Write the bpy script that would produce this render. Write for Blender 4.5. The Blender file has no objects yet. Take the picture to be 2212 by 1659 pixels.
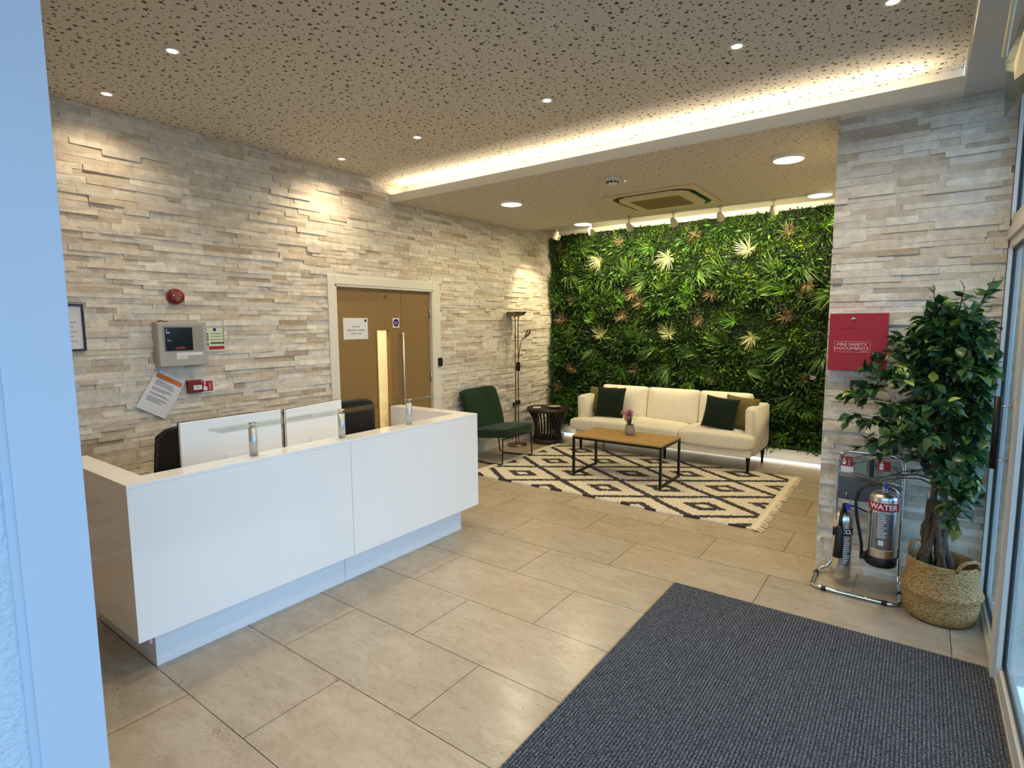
import bpy, bmesh, math, random
import numpy as np
from mathutils import Vector, Matrix, Euler, noise

random.seed(7)
SC = bpy.context.scene
COL = SC.collection
PI = math.pi

# ------------------------------------------------------------------ camera
cam_d = bpy.data.cameras.new('camera')
cam_d.sensor_fit = 'HORIZONTAL'; cam_d.sensor_width = 36.0
cam_d.lens = 19.5912
cam_d.clip_start = 0.02; cam_d.clip_end = 200
cam = bpy.data.objects.new('camera', cam_d); COL.objects.link(cam)
_r = (0.8070837647579017, 0.5904017161463677, -0.006450599633834958)
_d = (0.05820607523672264, -0.09043057528112451, -0.9942003640413043)
_f = (-0.5875609325591254, 0.8020275086465232, -0.10735001585701844)
M = Matrix(((_r[0], -_d[0], -_f[0], 4.39645), (_r[1], -_d[1], -_f[1], 0.0008), (_r[2], -_d[2], -_f[2], 1.6), (0, 0, 0, 1)))
cam.matrix_world = M
SC.camera = cam

# ------------------------------------------------------------------ render look, world, large lights
SC.view_settings.view_transform = 'Standard'
SC.view_settings.look = 'None'
SC.view_settings.exposure = 0.0
SC.view_settings.gamma = 1.0
SC.view_settings.use_curve_mapping = False
SC.cycles.max_bounces = 7
SC.cycles.diffuse_bounces = 4
SC.cycles.glossy_bounces = 4
SC.cycles.transparent_max_bounces = 16
SC.cycles.sample_clamp_indirect = 6.0
SC.cycles.use_denoising = True
SC.cycles.caustics_reflective = False
SC.cycles.caustics_refractive = False

W = bpy.data.worlds.new('world'); SC.world = W; W.use_nodes = True
WORLD_STRENGTH = 4.5
bg = W.node_tree.nodes['Background']
bg.inputs[0].default_value = (0.39, 0.645, 1.0, 1); bg.inputs[1].default_value = WORLD_STRENGTH

def area(name, loc, rot, sx, sy, power, color, portal=False, shape='RECTANGLE', spread=None):
    L = bpy.data.lights.new(name, 'AREA'); L.shape = shape; L.size = sx
    if shape == 'RECTANGLE': L.size_y = sy
    L.energy = power; L.color = color
    if portal: L.cycles.is_portal = True
    if spread: L.spread = spread
    o = bpy.data.objects.new(name, L); o.location = loc; o.rotation_euler = rot; COL.objects.link(o)
    return o
# portals in the glazing beside and behind the camera
area('daylight_portal', (4.86, 1.45, 1.4), (0, PI/2, 0), 2.7, 5.2, 1, (1, 1, 1), portal=True)
area('daylight_portal', (3.92, -1.3, 1.4), (PI/2, 0, 0), 1.6, 2.7, 1, (1, 1, 1), portal=True)

WARM = (1.0, 0.80, 0.52)
WARM2 = (1.0, 0.83, 0.50)

# ------------------------------------------------------------------ helpers
def srgb(r, g, b):
    def c(v):
        v /= 255.0
        return v/12.92 if v <= 0.04045 else ((v+0.055)/1.055)**2.4
    return (c(r), c(g), c(b), 1.0)

def nn(nt, t, **k):
    n = nt.nodes.new(t)
    for a, b in k.items(): setattr(n, a, b)
    return n

def mat(name, col, rough=0.5, metal=0.0, spec=0.5, bump=None, coat=0.0, sheen=0.0, var=None, emis=None, estr=0.0):
    """bump=(scale, strength, distance); var=(scale, amount) mottles the colour."""
    m = bpy.data.materials.new(name); m.use_nodes = True
    nt = m.node_tree; p = nt.nodes['Principled BSDF']
    p.inputs['Base Color'].default_value = col
    p.inputs['Roughness'].default_value = rough
    p.inputs['Metallic'].default_value = metal
    p.inputs['Specular IOR Level'].default_value = spec
    p.inputs['Coat Weight'].default_value = coat
    p.inputs['Coat Roughness'].default_value = 0.05
    p.inputs['Sheen Weight'].default_value = sheen
    if emis:
        p.inputs['Emission Color'].default_value = emis; p.inputs['Emission Strength'].default_value = estr
    tc = nn(nt, 'ShaderNodeTexCoord')
    if bump:
        n = nn(nt, 'ShaderNodeTexNoise'); n.inputs['Scale'].default_value = bump[0]; n.inputs['Detail'].default_value = 5
        nt.links.new(tc.outputs['Object'], n.inputs['Vector'])
        b = nn(nt, 'ShaderNodeBump'); b.inputs['Strength'].default_value = bump[1]; b.inputs['Distance'].default_value = bump[2]
        nt.links.new(n.outputs['Fac'], b.inputs['Height']); nt.links.new(b.outputs['Normal'], p.inputs['Normal'])
    if var:
        n = nn(nt, 'ShaderNodeTexNoise'); n.inputs['Scale'].default_value = var[0]; n.inputs['Detail'].default_value = 4
        nt.links.new(tc.outputs['Object'], n.inputs['Vector'])
        h = nn(nt, 'ShaderNodeHueSaturation'); h.inputs['Color'].default_value = col
        mr = nn(nt, 'ShaderNodeMapRange'); mr.inputs['From Min'].default_value = 0.3; mr.inputs['From Max'].default_value = 0.7
        mr.inputs['To Min'].default_value = 1-var[1]; mr.inputs['To Max'].default_value = 1+var[1]
        nt.links.new(n.outputs['Fac'], mr.inputs['Value']); nt.links.new(mr.outputs['Result'], h.inputs['Value'])
        nt.links.new(h.outputs['Color'], p.inputs['Base Color'])
    return m

def mat_attr(name, rough=0.6, bump=None, spec=0.4, trans=0.0, noise_mix=None, sheen=0.0):
    """base colour comes from the face colour attribute 'tint' (each stone, tile or leaf has a colour of its own)"""
    m = bpy.data.materials.new(name); m.use_nodes = True
    nt = m.node_tree; p = nt.nodes['Principled BSDF']
    a = nn(nt, 'ShaderNodeAttribute'); a.attribute_name = 'tint'
    out = a.outputs['Color']
    tc = nn(nt, 'ShaderNodeTexCoord')
    if noise_mix:
        sc, amt = noise_mix
        n = nn(nt, 'ShaderNodeTexNoise'); n.inputs['Scale'].default_value = sc; n.inputs['Detail'].default_value = 6; n.inputs['Roughness'].default_value = 0.65
        nt.links.new(tc.outputs['Object'], n.inputs['Vector'])
        mr = nn(nt, 'ShaderNodeMapRange'); mr.inputs['From Min'].default_value = 0.3; mr.inputs['From Max'].default_value = 0.7
        mr.inputs['To Min'].default_value = 1-amt; mr.inputs['To Max'].default_value = 1+amt
        h = nn(nt, 'ShaderNodeHueSaturation')
        nt.links.new(n.outputs['Fac'], mr.inputs['Value']); nt.links.new(mr.outputs['Result'], h.inputs['Value'])
        nt.links.new(out, h.inputs['Color']); out = h.outputs['Color']
    nt.links.new(out, p.inputs['Base Color'])
    p.inputs['Roughness'].default_value = rough
    p.inputs['Specular IOR Level'].default_value = spec
    p.inputs['Sheen Weight'].default_value = sheen
    if bump:
        n = nn(nt, 'ShaderNodeTexNoise'); n.inputs['Scale'].default_value = bump[0]; n.inputs['Detail'].default_value = 6
        nt.links.new(tc.outputs['Object'], n.inputs['Vector'])
        b = nn(nt, 'ShaderNodeBump'); b.inputs['Strength'].default_value = bump[1]; b.inputs['Distance'].default_value = bump[2]
        nt.links.new(n.outputs['Fac'], b.inputs['Height']); nt.links.new(b.outputs['Normal'], p.inputs['Normal'])
    if trans:
        t = nn(nt, 'ShaderNodeBsdfTranslucent'); nt.links.new(out, t.inputs['Color'])
        mx = nn(nt, 'ShaderNodeMixShader'); mx.inputs[0].default_value = trans
        nt.links.new(p.outputs[0], mx.inputs[1]); nt.links.new(t.outputs[0], mx.inputs[2])
        nt.links.new(mx.outputs[0], nt.nodes['Material Output'].inputs[0])
    return m

def mat_glass(name, tint=(0.93, 0.97, 0.95, 1), refl=1.0):
    m = bpy.data.materials.new(name); m.use_nodes = True
    nt = m.node_tree; nt.nodes.remove(nt.nodes['Principled BSDF'])
    t = nn(nt, 'ShaderNodeBsdfTransparent'); t.inputs[0].default_value = tint
    g = nn(nt, 'ShaderNodeBsdfGlossy'); g.inputs['Roughness'].default_value = 0.02
    f = nn(nt, 'ShaderNodeFresnel'); f.inputs[0].default_value = 1.5
    mu = nn(nt, 'ShaderNodeMath', operation='MULTIPLY'); mu.inputs[1].default_value = refl
    mx = nn(nt, 'ShaderNodeMixShader')
    nt.links.new(f.outputs[0], mu.inputs[0]); nt.links.new(mu.outputs[0], mx.inputs[0])
    nt.links.new(t.outputs[0], mx.inputs[1]); nt.links.new(g.outputs[0], mx.inputs[2])
    nt.links.new(mx.outputs[0], nt.nodes['Material Output'].inputs[0])
    return m

def obj(name, bm, m=None, parent=None, smooth=False, loc=None):
    """link a bmesh as one mesh object"""
    me = bpy.data.meshes.new(name)
    if isinstance(bm, bmesh.types.BMesh):
        bmesh.ops.recalc_face_normals(bm, faces=bm.faces)
        bm.to_mesh(me); bm.free()
    else:
        me = bm
    o = bpy.data.objects.new(name, me); COL.objects.link(o)
    ms = m if isinstance(m, (list, tuple)) else [m]
    for x in ms:
        if x: me.materials.append(x)
    if smooth:
        for p in me.polygons: p.use_smooth = True
    if parent: o.parent = parent
    if loc: o.location = loc
    return o

def tag(o, label, cat, group=None, kind=None):
    o['label'] = label; o['category'] = cat
    if group: o['group'] = group
    if kind: o['kind'] = kind
    return o

def thing(name, label, cat, loc=(0, 0, 0), rotz=0.0, group=None):
    o = bpy.data.objects.new(name, None); COL.objects.link(o)
    o.empty_display_size = 0.1
    o.location = loc; o.rotation_euler = (0, 0, rotz)
    return tag(o, label, cat, group)

def struct(name, bm, m, parent=None, smooth=False):
    o = obj(name, bm, m, parent, smooth)
    if not parent: o['kind'] = 'structure'
    return o

def dup(root, loc, rotz=None, label=None):
    r = root.copy(); COL.objects.link(r); r.location = loc
    if rotz is not None: r.rotation_euler = (0, 0, rotz)
    if label: r['label'] = label
    for ch in list(root.children):
        c = ch.copy(); COL.objects.link(c); c.parent = r
        for g in ch.children:
            d = g.copy(); COL.objects.link(d); d.parent = c
    return r

def box(bm, x0, x1, y0, y1, z0, z1, bevel=0.0, seg=2, mi=0):
    r = bmesh.ops.create_cube(bm, size=1.0)
    vs = r['verts']
    for v in vs:
        v.co = Vector(((x0+x1)/2+v.co.x*(x1-x0), (y0+y1)/2+v.co.y*(y1-y0), (z0+z1)/2+v.co.z*(z1-z0)))
    fs = set(f for v in vs for f in v.link_faces)
    for f in fs: f.material_index = mi
    if bevel > 0:
        es = list(set(e for v in vs for e in v.link_edges))
        bmesh.ops.bevel(bm, geom=es, offset=bevel, segments=seg, affect='EDGES', profile=0.6)
    return vs

def bx(*a, **k):
    bm = bmesh.new(); box(bm, *a, **k); return bm

def tube(bm, pts, r, seg=10, cap=True, closed=False, mi=0):
    """sweep a circle (radius number or list) along pts"""
    pts = [Vector(p) for p in pts]; n = len(pts)
    rs = r if isinstance(r, (list, tuple)) else [r]*n
    rings = []; up = None
    for i, p in enumerate(pts):
        a = pts[(i-1) % n] if (closed or i > 0) else pts[0]
        b = pts[(i+1) % n] if (closed or i < n-1) else pts[-1]
        t = (b-a).normalized()
        if up is None:
            up = Vector((0, 0, 1)) if abs(t.z) < 0.9 else Vector((1, 0, 0))
            up = (up - t*up.dot(t)).normalized()
        else:
            up = (up - t*up.dot(t))
            up = up.normalized() if up.length > 1e-6 else Vector((1, 0, 0))
        s = t.cross(up)
        rings.append([bm.verts.new(p+(up*math.cos(2*PI*k/seg)+s*math.sin(2*PI*k/seg))*rs[i]) for k in range(seg)])
    m = n if closed else n-1
    for i in range(m):
        A = rings[i]; B = rings[(i+1) % n]
        for k in range(seg):
            f = bm.faces.new((A[k], A[(k+1) % seg], B[(k+1) % seg], B[k])); f.smooth = True; f.material_index = mi
    if cap and not closed:
        f = bm.faces.new(rings[0]); f.material_index = mi
        f = bm.faces.new(list(reversed(rings[-1]))); f.material_index = mi

def tb(pts, r, **k):
    bm = bmesh.new(); tube(bm, pts, r, **k); return bm

def lathe(bm, prof, c=(0, 0, 0), seg=32, mi=0, a0=0.0):
    """revolve (r, z) profile about z through c"""
    rings = []
    for r, z in prof:
        if r < 1e-5: rings.append([bm.verts.new((c[0], c[1], c[2]+z))])
        else: rings.append([bm.verts.new((c[0]+r*math.cos(a0+2*PI*k/seg), c[1]+r*math.sin(a0+2*PI*k/seg), c[2]+z)) for k in range(seg)])
    for A, B in zip(rings, rings[1:]):
        for k in range(seg):
            q = [A[k % len(A)], A[(k+1) % seg] if len(A) > 1 else None, B[(k+1) % seg] if len(B) > 1 else None, B[k % len(B)]]
            q = [v for v in q if v is not None]
            if len(A) == 1: q = [A[0], B[(k+1) % seg], B[k]]
            elif len(B) == 1: q = [A[k], A[(k+1) % seg], B[0]]
            f = bm.faces.new(q); f.smooth = True; f.material_index = mi
def lt(prof, c=(0, 0, 0), seg=32, **k):
    bm = bmesh.new(); lathe(bm, prof, c, seg, **k); return bm

def disc_between(bm, p0, p1, r, seg=20):
    tube(bm, [p0, p1], r, seg=seg)

def quad_mesh(name, V, F, tint=None, mats=None, smooth=False, uvflat=False):
    """fast mesh from numpy arrays: V (n,3), F (m,4) or (m,3), tint (m,3) linear colours"""
    me = bpy.data.meshes.new(name)
    V = np.asarray(V, np.float32); F = np.asarray(F, np.int32)
    k = F.shape[1]
    me.vertices.add(len(V)); me.vertices.foreach_set('co', V.ravel())
    me.loops.add(F.size); me.loops.foreach_set('vertex_index', F.ravel())
    me.polygons.add(len(F)); me.polygons.foreach_set('loop_start', np.arange(len(F), dtype=np.int32)*k)
    me.polygons.foreach_set('loop_total', np.full(len(F), k, np.int32))
    me.polygons.foreach_set('use_smooth', np.full(len(F), smooth, bool))
    me.update(calc_edges=True); me.validate()
    if tint is not None:
        at = me.color_attributes.new('tint', 'FLOAT_COLOR', 'CORNER')
        c = np.ones((len(F), k, 4), np.float32); c[:, :, :3] = np.asarray(tint, np.float32)[:, None, :]
        at.data.foreach_set('color', c.ravel())
    return me

def text(s, size, m, parent, loc, rot, align='CENTER', bold=0.0, name='lettering', ext=0.0004, sx=1.0):
    cu = bpy.data.curves.new('t', 'FONT'); cu.body = s; cu.size = size; cu.align_x = align; cu.align_y = 'CENTER'
    cu.extrude = ext; cu.offset = bold; cu.resolution_u = 2
    o = bpy.data.objects.new('t', cu); COL.objects.link(o)
    dg = bpy.context.evaluated_depsgraph_get()
    me = bpy.data.meshes.new_from_object(o.evaluated_get(dg))
    bpy.data.objects.remove(o); bpy.data.curves.remove(cu)
    r = bpy.data.objects.new(name, me); COL.objects.link(r)
    me.materials.clear(); me.materials.append(m)
    r.location = loc; r.rotation_euler = rot; r.scale = (sx, 1, 1)
    if parent: r.parent = parent
    return r
RX = (PI/2, 0, PI/2)      # text that faces +X (left wall)
RY = (PI/2, 0, 0)         # text that faces -Y

def cushion(bm, sx, sy, sz, c=(0, 0, 0), n=14, p=5.0, puff=0.25, mi=0, rot=None):
    """soft rectangular block: rounded box whose faces bulge"""
    t_ = bmesh.new()
    bmesh.ops.create_cube(t_, size=2.0)
    bmesh.ops.subdivide_edges(t_, edges=list(t_.edges), cuts=n, use_grid_fill=True)
    tm = bpy.data.meshes.new('tmp'); t_.to_mesh(tm); t_.free()
    nv = len(bm.verts); bm.from_mesh(tm); bpy.data.meshes.remove(tm)
    bm.verts.ensure_lookup_table(); vs = [bm.verts[i] for i in range(nv, len(bm.verts))]
    for v in vs:
        x, y, z = v.co
        L = (abs(x)**p+abs(y)**p+abs(z)**p)**(1.0/p)
        x, y, z = x/L, y/L, z/L
        bz = 1+puff*(1-x*x)*(1-y*y)
        q = Vector((x*sx/2, y*sy/2, z*sz/2*bz))
        if rot: q.rotate(rot)
        v.co = q+Vector(c)
    for v in vs:
        for f in v.link_faces: f.smooth = True; f.material_index = mi

def pillow(bm, s, t, n=16):
    """scatter cushion with pointed corners, in the XZ plane, thickness along Y, base at z=0"""
    g = {}
    for side in (1, -1):
        for i in range(n+1):
            for j in range(n+1):
                u = -1+2*i/n; w = -1+2*j/n
                edge = (i in (0, n) or j in (0, n))
                if edge and side == -1: continue
                k = 1-0.07*(1-u*u)*abs(w)**3; k2 = 1-0.07*(1-w*w)*abs(u)**3
                h = t/2*((1-u**4)*(1-w**4))**0.55
                g[(side, i, j)] = bm.verts.new((u*s/2*k2, -side*h, s/2+w*s/2*k))
    def V(side, i, j):
        return g[(1 if (i in (0, n) or j in (0, n)) else side, i, j)]
    for side in (1, -1):
        for i in range(n):
            for j in range(n):
                f = bm.faces.new((V(side, i, j), V(side, i+1, j), V(side, i+1, j+1), V(side, i, j+1))); f.smooth = True

# ------------------------------------------------------------------ materials
M_paint = mat('wall_paint', srgb(225, 222, 214), 0.6, bump=(180, 0.15, 0.002))
M_white = mat('white_paint', srgb(228, 224, 212), 0.4)
M_soffit = mat('soffit_paint', srgb(196, 194, 186), 0.7)
M_texwall = mat('textured_wall_paint', srgb(206, 209, 216), 0.7, bump=(90, 0.8, 0.008))
M_frame = mat('window_frame_paint', srgb(208, 205, 198), 0.4)
M_gasket = mat('black_gasket', srgb(12, 13, 16), 0.4)
M_pane = mat_glass('window_glass', refl=0.55)
M_shelfglass = mat_glass('shelf_glass', (0.95, 0.98, 0.96, 1), 0.45)
M_gloss = mat('gloss_white_laminate', srgb(240, 240, 240), 0.12, spec=0.5, coat=0.3)
M_plinth = mat('plinth_laminate', srgb(226, 232, 240), 0.3)
M_steel = mat('brushed_steel', srgb(205, 207, 210), 0.48, 0.9)
M_chrome = mat('chrome', srgb(225, 226, 228), 0.06, 1.0)
M_black = mat('black_plastic', srgb(14, 14, 15), 0.45)
M_blackmetal = mat('black_metal', srgb(16, 15, 15), 0.4, 0.3)
M_bronze = mat('satin_nickel', srgb(150, 132, 112), 0.25, 1.0)
M_oak = mat('oak_veneer', srgb(140, 112, 70), 0.45, var=(14, 0.06))
M_tableoak = mat('table_oak', srgb(170, 136, 82), 0.5, var=(22, 0.12))
M_cream = mat('cream_boucle', srgb(232, 224, 206), 0.9, bump=(260, 0.5, 0.004), sheen=0.3, var=(30, 0.05))
M_velvet = mat('green_velvet', srgb(17, 46, 25), 0.75, spec=0.2, sheen=0.15, var=(7, 0.3), bump=(60, 0.2, 0.004))
M_pgreen = mat('bottle_green_velvet', srgb(16, 32, 20), 0.85, spec=0.2, sheen=0.05, var=(8, 0.2), bump=(16, 0.25, 0.01))
M_polive = mat('olive_velvet', srgb(92, 82, 26), 0.8, sheen=0.15, var=(8, 0.2), bump=(16, 0.25, 0.01))
M_darkwood = mat('dark_rattan', srgb(44, 29, 22), 0.5, var=(30, 0.2))
M_red = mat('red_enamel', srgb(164, 16, 26), 0.45)
M_redplastic = mat('red_plastic', srgb(120, 22, 24), 0.4)
M_paper = mat('paper', srgb(226, 226, 228), 0.7)
M_ink = mat('black_ink', srgb(25, 25, 28), 0.7)
M_wht = mat('white_ink', srgb(235, 232, 230), 0.6)
M_blue = mat('blue_ink', srgb(28, 36, 110), 0.5)
M_orange = mat('orange_ink', srgb(205, 118, 52), 0.6)
M_grey = mat('grey_enamel', srgb(172, 170, 160), 0.45)
M_darkscreen = mat('dark_display', srgb(24, 28, 27), 0.15)

def emit(name, col, s):
    m = bpy.data.materials.new(name); m.use_nodes = True
    nt = m.node_tree; nt.nodes.remove(nt.nodes['Principled BSDF'])
    e = nn(nt, 'ShaderNodeEmission'); e.inputs[0].default_value = (*col, 1); e.inputs[1].default_value = s
    nt.links.new(e.outputs[0], nt.nodes['Material Output'].inputs[0]); return m
M_lamp = emit('lit_lamp', (1.0, 0.88, 0.66), 14)
M_led = emit('lit_led', (1.0, 0.92, 0.76), 2.6)
M_ledg = emit('green_led', (0.4, 1.0, 0.6), 4)

# perforated plasterboard: round holes of three sizes in a scattered pattern
def perforated(name, base, k=1.0, hole=(78, 68, 56)):
    m = bpy.data.materials.new(name); m.use_nodes = True
    nt = m.node_tree; p = nt.nodes['Principled BSDF']; p.inputs['Roughness'].default_value = 0.75
    tc = nn(nt, 'ShaderNodeTexCoord')
    cur = None
    for sc, r0, r1, off in ((17, 0.10, 0.19, 0), (30, 0.07, 0.17, 5.3)):
        mp = nn(nt, 'ShaderNodeMapping'); mp.inputs['Location'].default_value = (off, off*0.7, 0); mp.inputs['Scale'].default_value = (1, 1, 0)
        nt.links.new(tc.outputs['Object'], mp.inputs['Vector'])
        v = nn(nt, 'ShaderNodeTexVoronoi', voronoi_dimensions='2D'); v.inputs['Scale'].default_value = sc; v.inputs['Randomness'].default_value = 0.85
        nt.links.new(mp.outputs[0], v.inputs['Vector'])
        sp = nn(nt, 'ShaderNodeSeparateColor'); nt.links.new(v.outputs['Color'], sp.inputs[0])
        rr = nn(nt, 'ShaderNodeMapRange'); rr.inputs['From Min'].default_value = 0.35
        rr.inputs['To Min'].default_value = r0*k; rr.inputs['To Max'].default_value = r1*k
        nt.links.new(sp.outputs[0], rr.inputs['Value'])
        d = nn(nt, 'ShaderNodeMath', operation='SUBTRACT'); nt.links.new(rr.outputs[0], d.inputs[0]); nt.links.new(v.outputs['Distance'], d.inputs[1])
        s = nn(nt, 'ShaderNodeMapRange'); s.inputs['From Min'].default_value = -0.02; s.inputs['From Max'].default_value = 0.03
        nt.links.new(d.outputs[0], s.inputs['Value'])
        if cur is None: cur = s.outputs[0]
        else:
            x = nn(nt, 'ShaderNodeMath', operation='MAXIMUM'); nt.links.new(cur, x.inputs[0]); nt.links.new(s.outputs[0], x.inputs[1]); cur = x.outputs[0]
    mx = nn(nt, 'ShaderNodeMix', data_type='RGBA'); mx.inputs[6].default_value = base; mx.inputs[7].default_value = srgb(*hole)
    nt.links.new(cur, mx.inputs[0]); nt.links.new(mx.outputs[2], p.inputs['Base Color'])
    return m
M_perf = perforated('perforated_board', srgb(212, 206, 196))
M_perf2 = perforated('fine_perforated_board', srgb(206, 200, 190), 0.78, (112, 102, 88))

# ------------------------------------------------------------------ setting
# floor: polished limestone tiles 900 x 450, half-bond, with fine dark joints
def build_floor():
    rng = np.random.default_rng(3)
    V = []; F = []; T = []; g = 0.0016
    def quad(x0, x1, y0, y1, z, c):
        i = len(V); V.extend([(x0, y0, z), (x1, y0, z), (x1, y1, z), (x0, y1, z)]); F.append((i, i+1, i+2, i+3)); T.append(c)
    base = np.array(srgb(181, 168, 149)[:3])
    for j in range(-6, 15):
        y0 = 0.998+0.45*j; y1 = y0+0.45
        off = 0.555 if j % 2 == 0 else 0.105
        for i in range(-1, 7):
            x0 = off-0.9+0.9*i; x1 = x0+0.9
            a, b = max(x0, -0.02), min(x1, 4.80); c, d = max(y0, -1.3), min(y1, 6.98)
            if b-a < 0.01 or d-c < 0.01: continue
            k = 1+rng.uniform(-0.07, 0.07); w = rng.uniform(-0.02, 0.02)
            quad(a+g, b-g, c+g, d-g, 0.0, base*k*np.array([1+w, 1, 1-w]))
    n_t = len(F)
    quad(-0.02, 4.80, -1.3, 6.98, -0.0015, np.array(srgb(70, 56, 44)[:3]))
    me = quad_mesh('floor', V, F, T)
    m = bpy.data.materials.new('limestone'); m.use_nodes = True
    nt = m.node_tree; p = nt.nodes['Principled BSDF']
    a = nn(nt, 'ShaderNodeAttribute'); a.attribute_name = 'tint'
    tc = nn(nt, 'ShaderNodeTexCoord')
    mp = nn(nt, 'ShaderNodeMapping'); mp.inputs['Scale'].default_value = (1.0, 2.2, 1); nt.links.new(tc.outputs['Object'], mp.inputs['Vector'])
    def noise_(scale, detail, dist, rough=0.6):
        n = nn(nt, 'ShaderNodeTexNoise'); n.inputs['Scale'].default_value = scale; n.inputs['Detail'].default_value = detail
        n.inputs['Roughness'].default_value = rough; n.inputs['Distortion'].default_value = dist
        nt.links.new(mp.outputs[0], n.inputs['Vector']); return n
    def ramp_(n, a, b):
        m_ = nn(nt, 'ShaderNodeMapRange'); m_.inputs['From Min'].default_value = a; m_.inputs['From Max'].default_value = b
        nt.links.new(n.outputs['Fac'], m_.inputs['Value']); return m_.outputs[0]
    def mix_(fac, a_, col, k):
        mu = nn(nt, 'ShaderNodeMath', operation='MULTIPLY'); mu.inputs[1].default_value = k; nt.links.new(fac, mu.inputs[0])
        x = nn(nt, 'ShaderNodeMix', data_type='RGBA', blend_type='MULTIPLY'); nt.links.new(mu.outputs[0], x.inputs[0]); nt.links.new(a_, x.inputs[6]); x.inputs[7].default_value = col
        return x.outputs[2]
    n1 = noise_(3.0, 8, 0.5, 0.7)
    col = mix_(ramp_(n1, 0.38, 0.62), a.outputs['Color'], (0.72, 0.68, 0.62, 1), 0.55)      # cloudy mottling
    col = mix_(ramp_(noise_(11, 6, 1.2, 0.7), 0.50, 0.62), col, (0.80, 0.76, 0.70, 1), 0.5)   # finer veins
    n2 = noise_(26, 5, 2.2); n3 = noise_(3.1, 2, 0.0)
    pm = nn(nt, 'ShaderNodeMath', operation='MULTIPLY'); nt.links.new(ramp_(n2, 0.60, 0.66), pm.inputs[0]); nt.links.new(ramp_(n3, 0.48, 0.58), pm.inputs[1])
    col = mix_(pm.outputs[0], col, (0.50, 0.44, 0.38, 1), 0.8)                                # pits
    nt.links.new(col, p.inputs['Base Color'])
    rr = nn(nt, 'ShaderNodeMapRange'); rr.inputs['To Min'].default_value = 0.16; rr.inputs['To Max'].default_value = 0.34; nt.links.new(n1.outputs['Fac'], rr.inputs['Value'])
    nt.links.new(rr.outputs[0], p.inputs['Roughness'])
    p.inputs['Specular IOR Level'].default_value = 0.5
    return struct('floor', me, m)
build_floor()

# split-face ledger stone cladding, every strip modelled
M_stone = mat_attr('ledger_stone', 0.85, bump=(70, 0.7, 0.007), noise_mix=(18, 0.17), spec=0.25)
def cladding(u0, u1, z0, z1, place, holes=(), seed=1, ends=(False, False)):
    """place(u, z, d) -> world point, d = how far the stone stands out"""
    rng = np.random.default_rng(seed)
    V = []; F = []; T = []
    pal = [np.array(srgb(*c)[:3]) for c in ((228, 219, 203), (222, 211, 194), (234, 227, 214), (214, 201, 182), (224, 214, 199), (230, 222, 208), (206, 193, 173), (220, 214, 204))]
    z = z0
    while z < z1-0.005:
        h = rng.choice([0.030, 0.036, 0.036, 0.044])
        zt = min(z+h, z1)
        u = u0 - rng.uniform(0, 0.3)
        while u < u1:
            L = rng.choice([0.10, 0.15, 0.2, 0.26, 0.34])*rng.uniform(0.85, 1.15)
            segs = [(max(u, u0), min(u+L, u1))]
            for (a, b, c, d) in holes:
                if zt > c+0.004 and z < d-0.004:
                    ns = []
                    for s, e in segs:
                        if e <= a or s >= b: ns.append((s, e)); continue
                        if s < a: ns.append((s, a))
                        if e > b: ns.append((b, e))
                    segs = ns
            for s, e in segs:
                if e-s < 0.012: continue
                d = rng.uniform(0.007, 0.019)
                if rng.random() < 0.08: d += 0.006
                j = rng.uniform(-0.003, 0.003, 4)
                g = 0.0004
                us, ue, zs, ze = s+g, e-g, z+g, zt-g
                b0 = len(V)
                for (uu, zz), jj in zip(((us, zs), (ue, zs), (ue, ze), (us, ze)), j): V.append(place(uu, zz, d+jj))
                for uu, zz in ((us, zs), (ue, zs), (ue, ze), (us, ze)): V.append(place(uu, zz, 0.0))
                c = pal[rng.integers(len(pal))]*(1+rng.uniform(-0.10, 0.05))
                if rng.random() < 0.035: c = c*np.array([0.72, 0.67, 0.62])
                F += [(b0, b0+1, b0+2, b0+3), (b0, b0+4, b0+5, b0+1), (b0+1, b0+5, b0+6, b0+2), (b0+2, b0+6, b0+7, b0+3), (b0+3, b0+7, b0+4, b0)]
                T += [c]*5
            u += L
        z = zt
    return V, F, T

def stone_wall(name, V, F, T, back):
    """cladding strips plus the solid wall behind (list of boxes)"""
    c = np.array(srgb(150, 136, 116)[:3])
    for (x0, x1, y0, y1, z0, z1) in back:
        b = len(V)
        V += [(x0, y0, z0), (x1, y0, z0), (x1, y1, z0), (x0, y1, z0), (x0, y0, z1), (x1, y0, z1), (x1, y1, z1), (x0, y1, z1)]
        q = [(0, 3, 2, 1), (4, 5, 6, 7), (0, 1, 5, 4), (1, 2, 6, 5), (2, 3, 7, 6), (3, 0, 4, 7)]
        F += [tuple(b+i for i in f) for f in q]; T += [c]*6
    return struct(name, quad_mesh(name, V, F, T), M_stone)

DY0, DY1, DZ = 3.215, 4.515, 1.985       # opening of the double door
V, F, T = cladding(0.36, 6.98, 0.0, 3.005, lambda u, z, d: (d, u, z), holes=[(3.150, 4.610, 0.0, 2.055)], seed=4)
stone_wall('wall_left', V, F, T, [(-0.18, 0.0, 0.2, DY0, 0, 3.1), (-0.18, 0.0, DY1, 7.2, 0, 3.1), (-0.18, 0.0, DY0, DY1, DZ, 3.1)])
V, F, T = cladding(3.916, 4.745, 0.0, 2.817, lambda u, z, d: (u, 4.066-d, z), seed=9)
V2, F2, T2 = cladding(4.052, 6.98, 0.0, 2.817, lambda u, z, d: (3.922-d*0.3, u, z), seed=10)
n0 = len(V); V += V2; F += [tuple(i+n0 for i in f) for f in F2]; T += T2
stone_wall('wall_right', V, F, T, [(3.922, 5.0, 4.066, 7.2, 0, 2.8165)])
struct('wall_back', bx(-0.18, 3.93, 6.985, 7.2, 0, 3.1), M_white)
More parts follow.
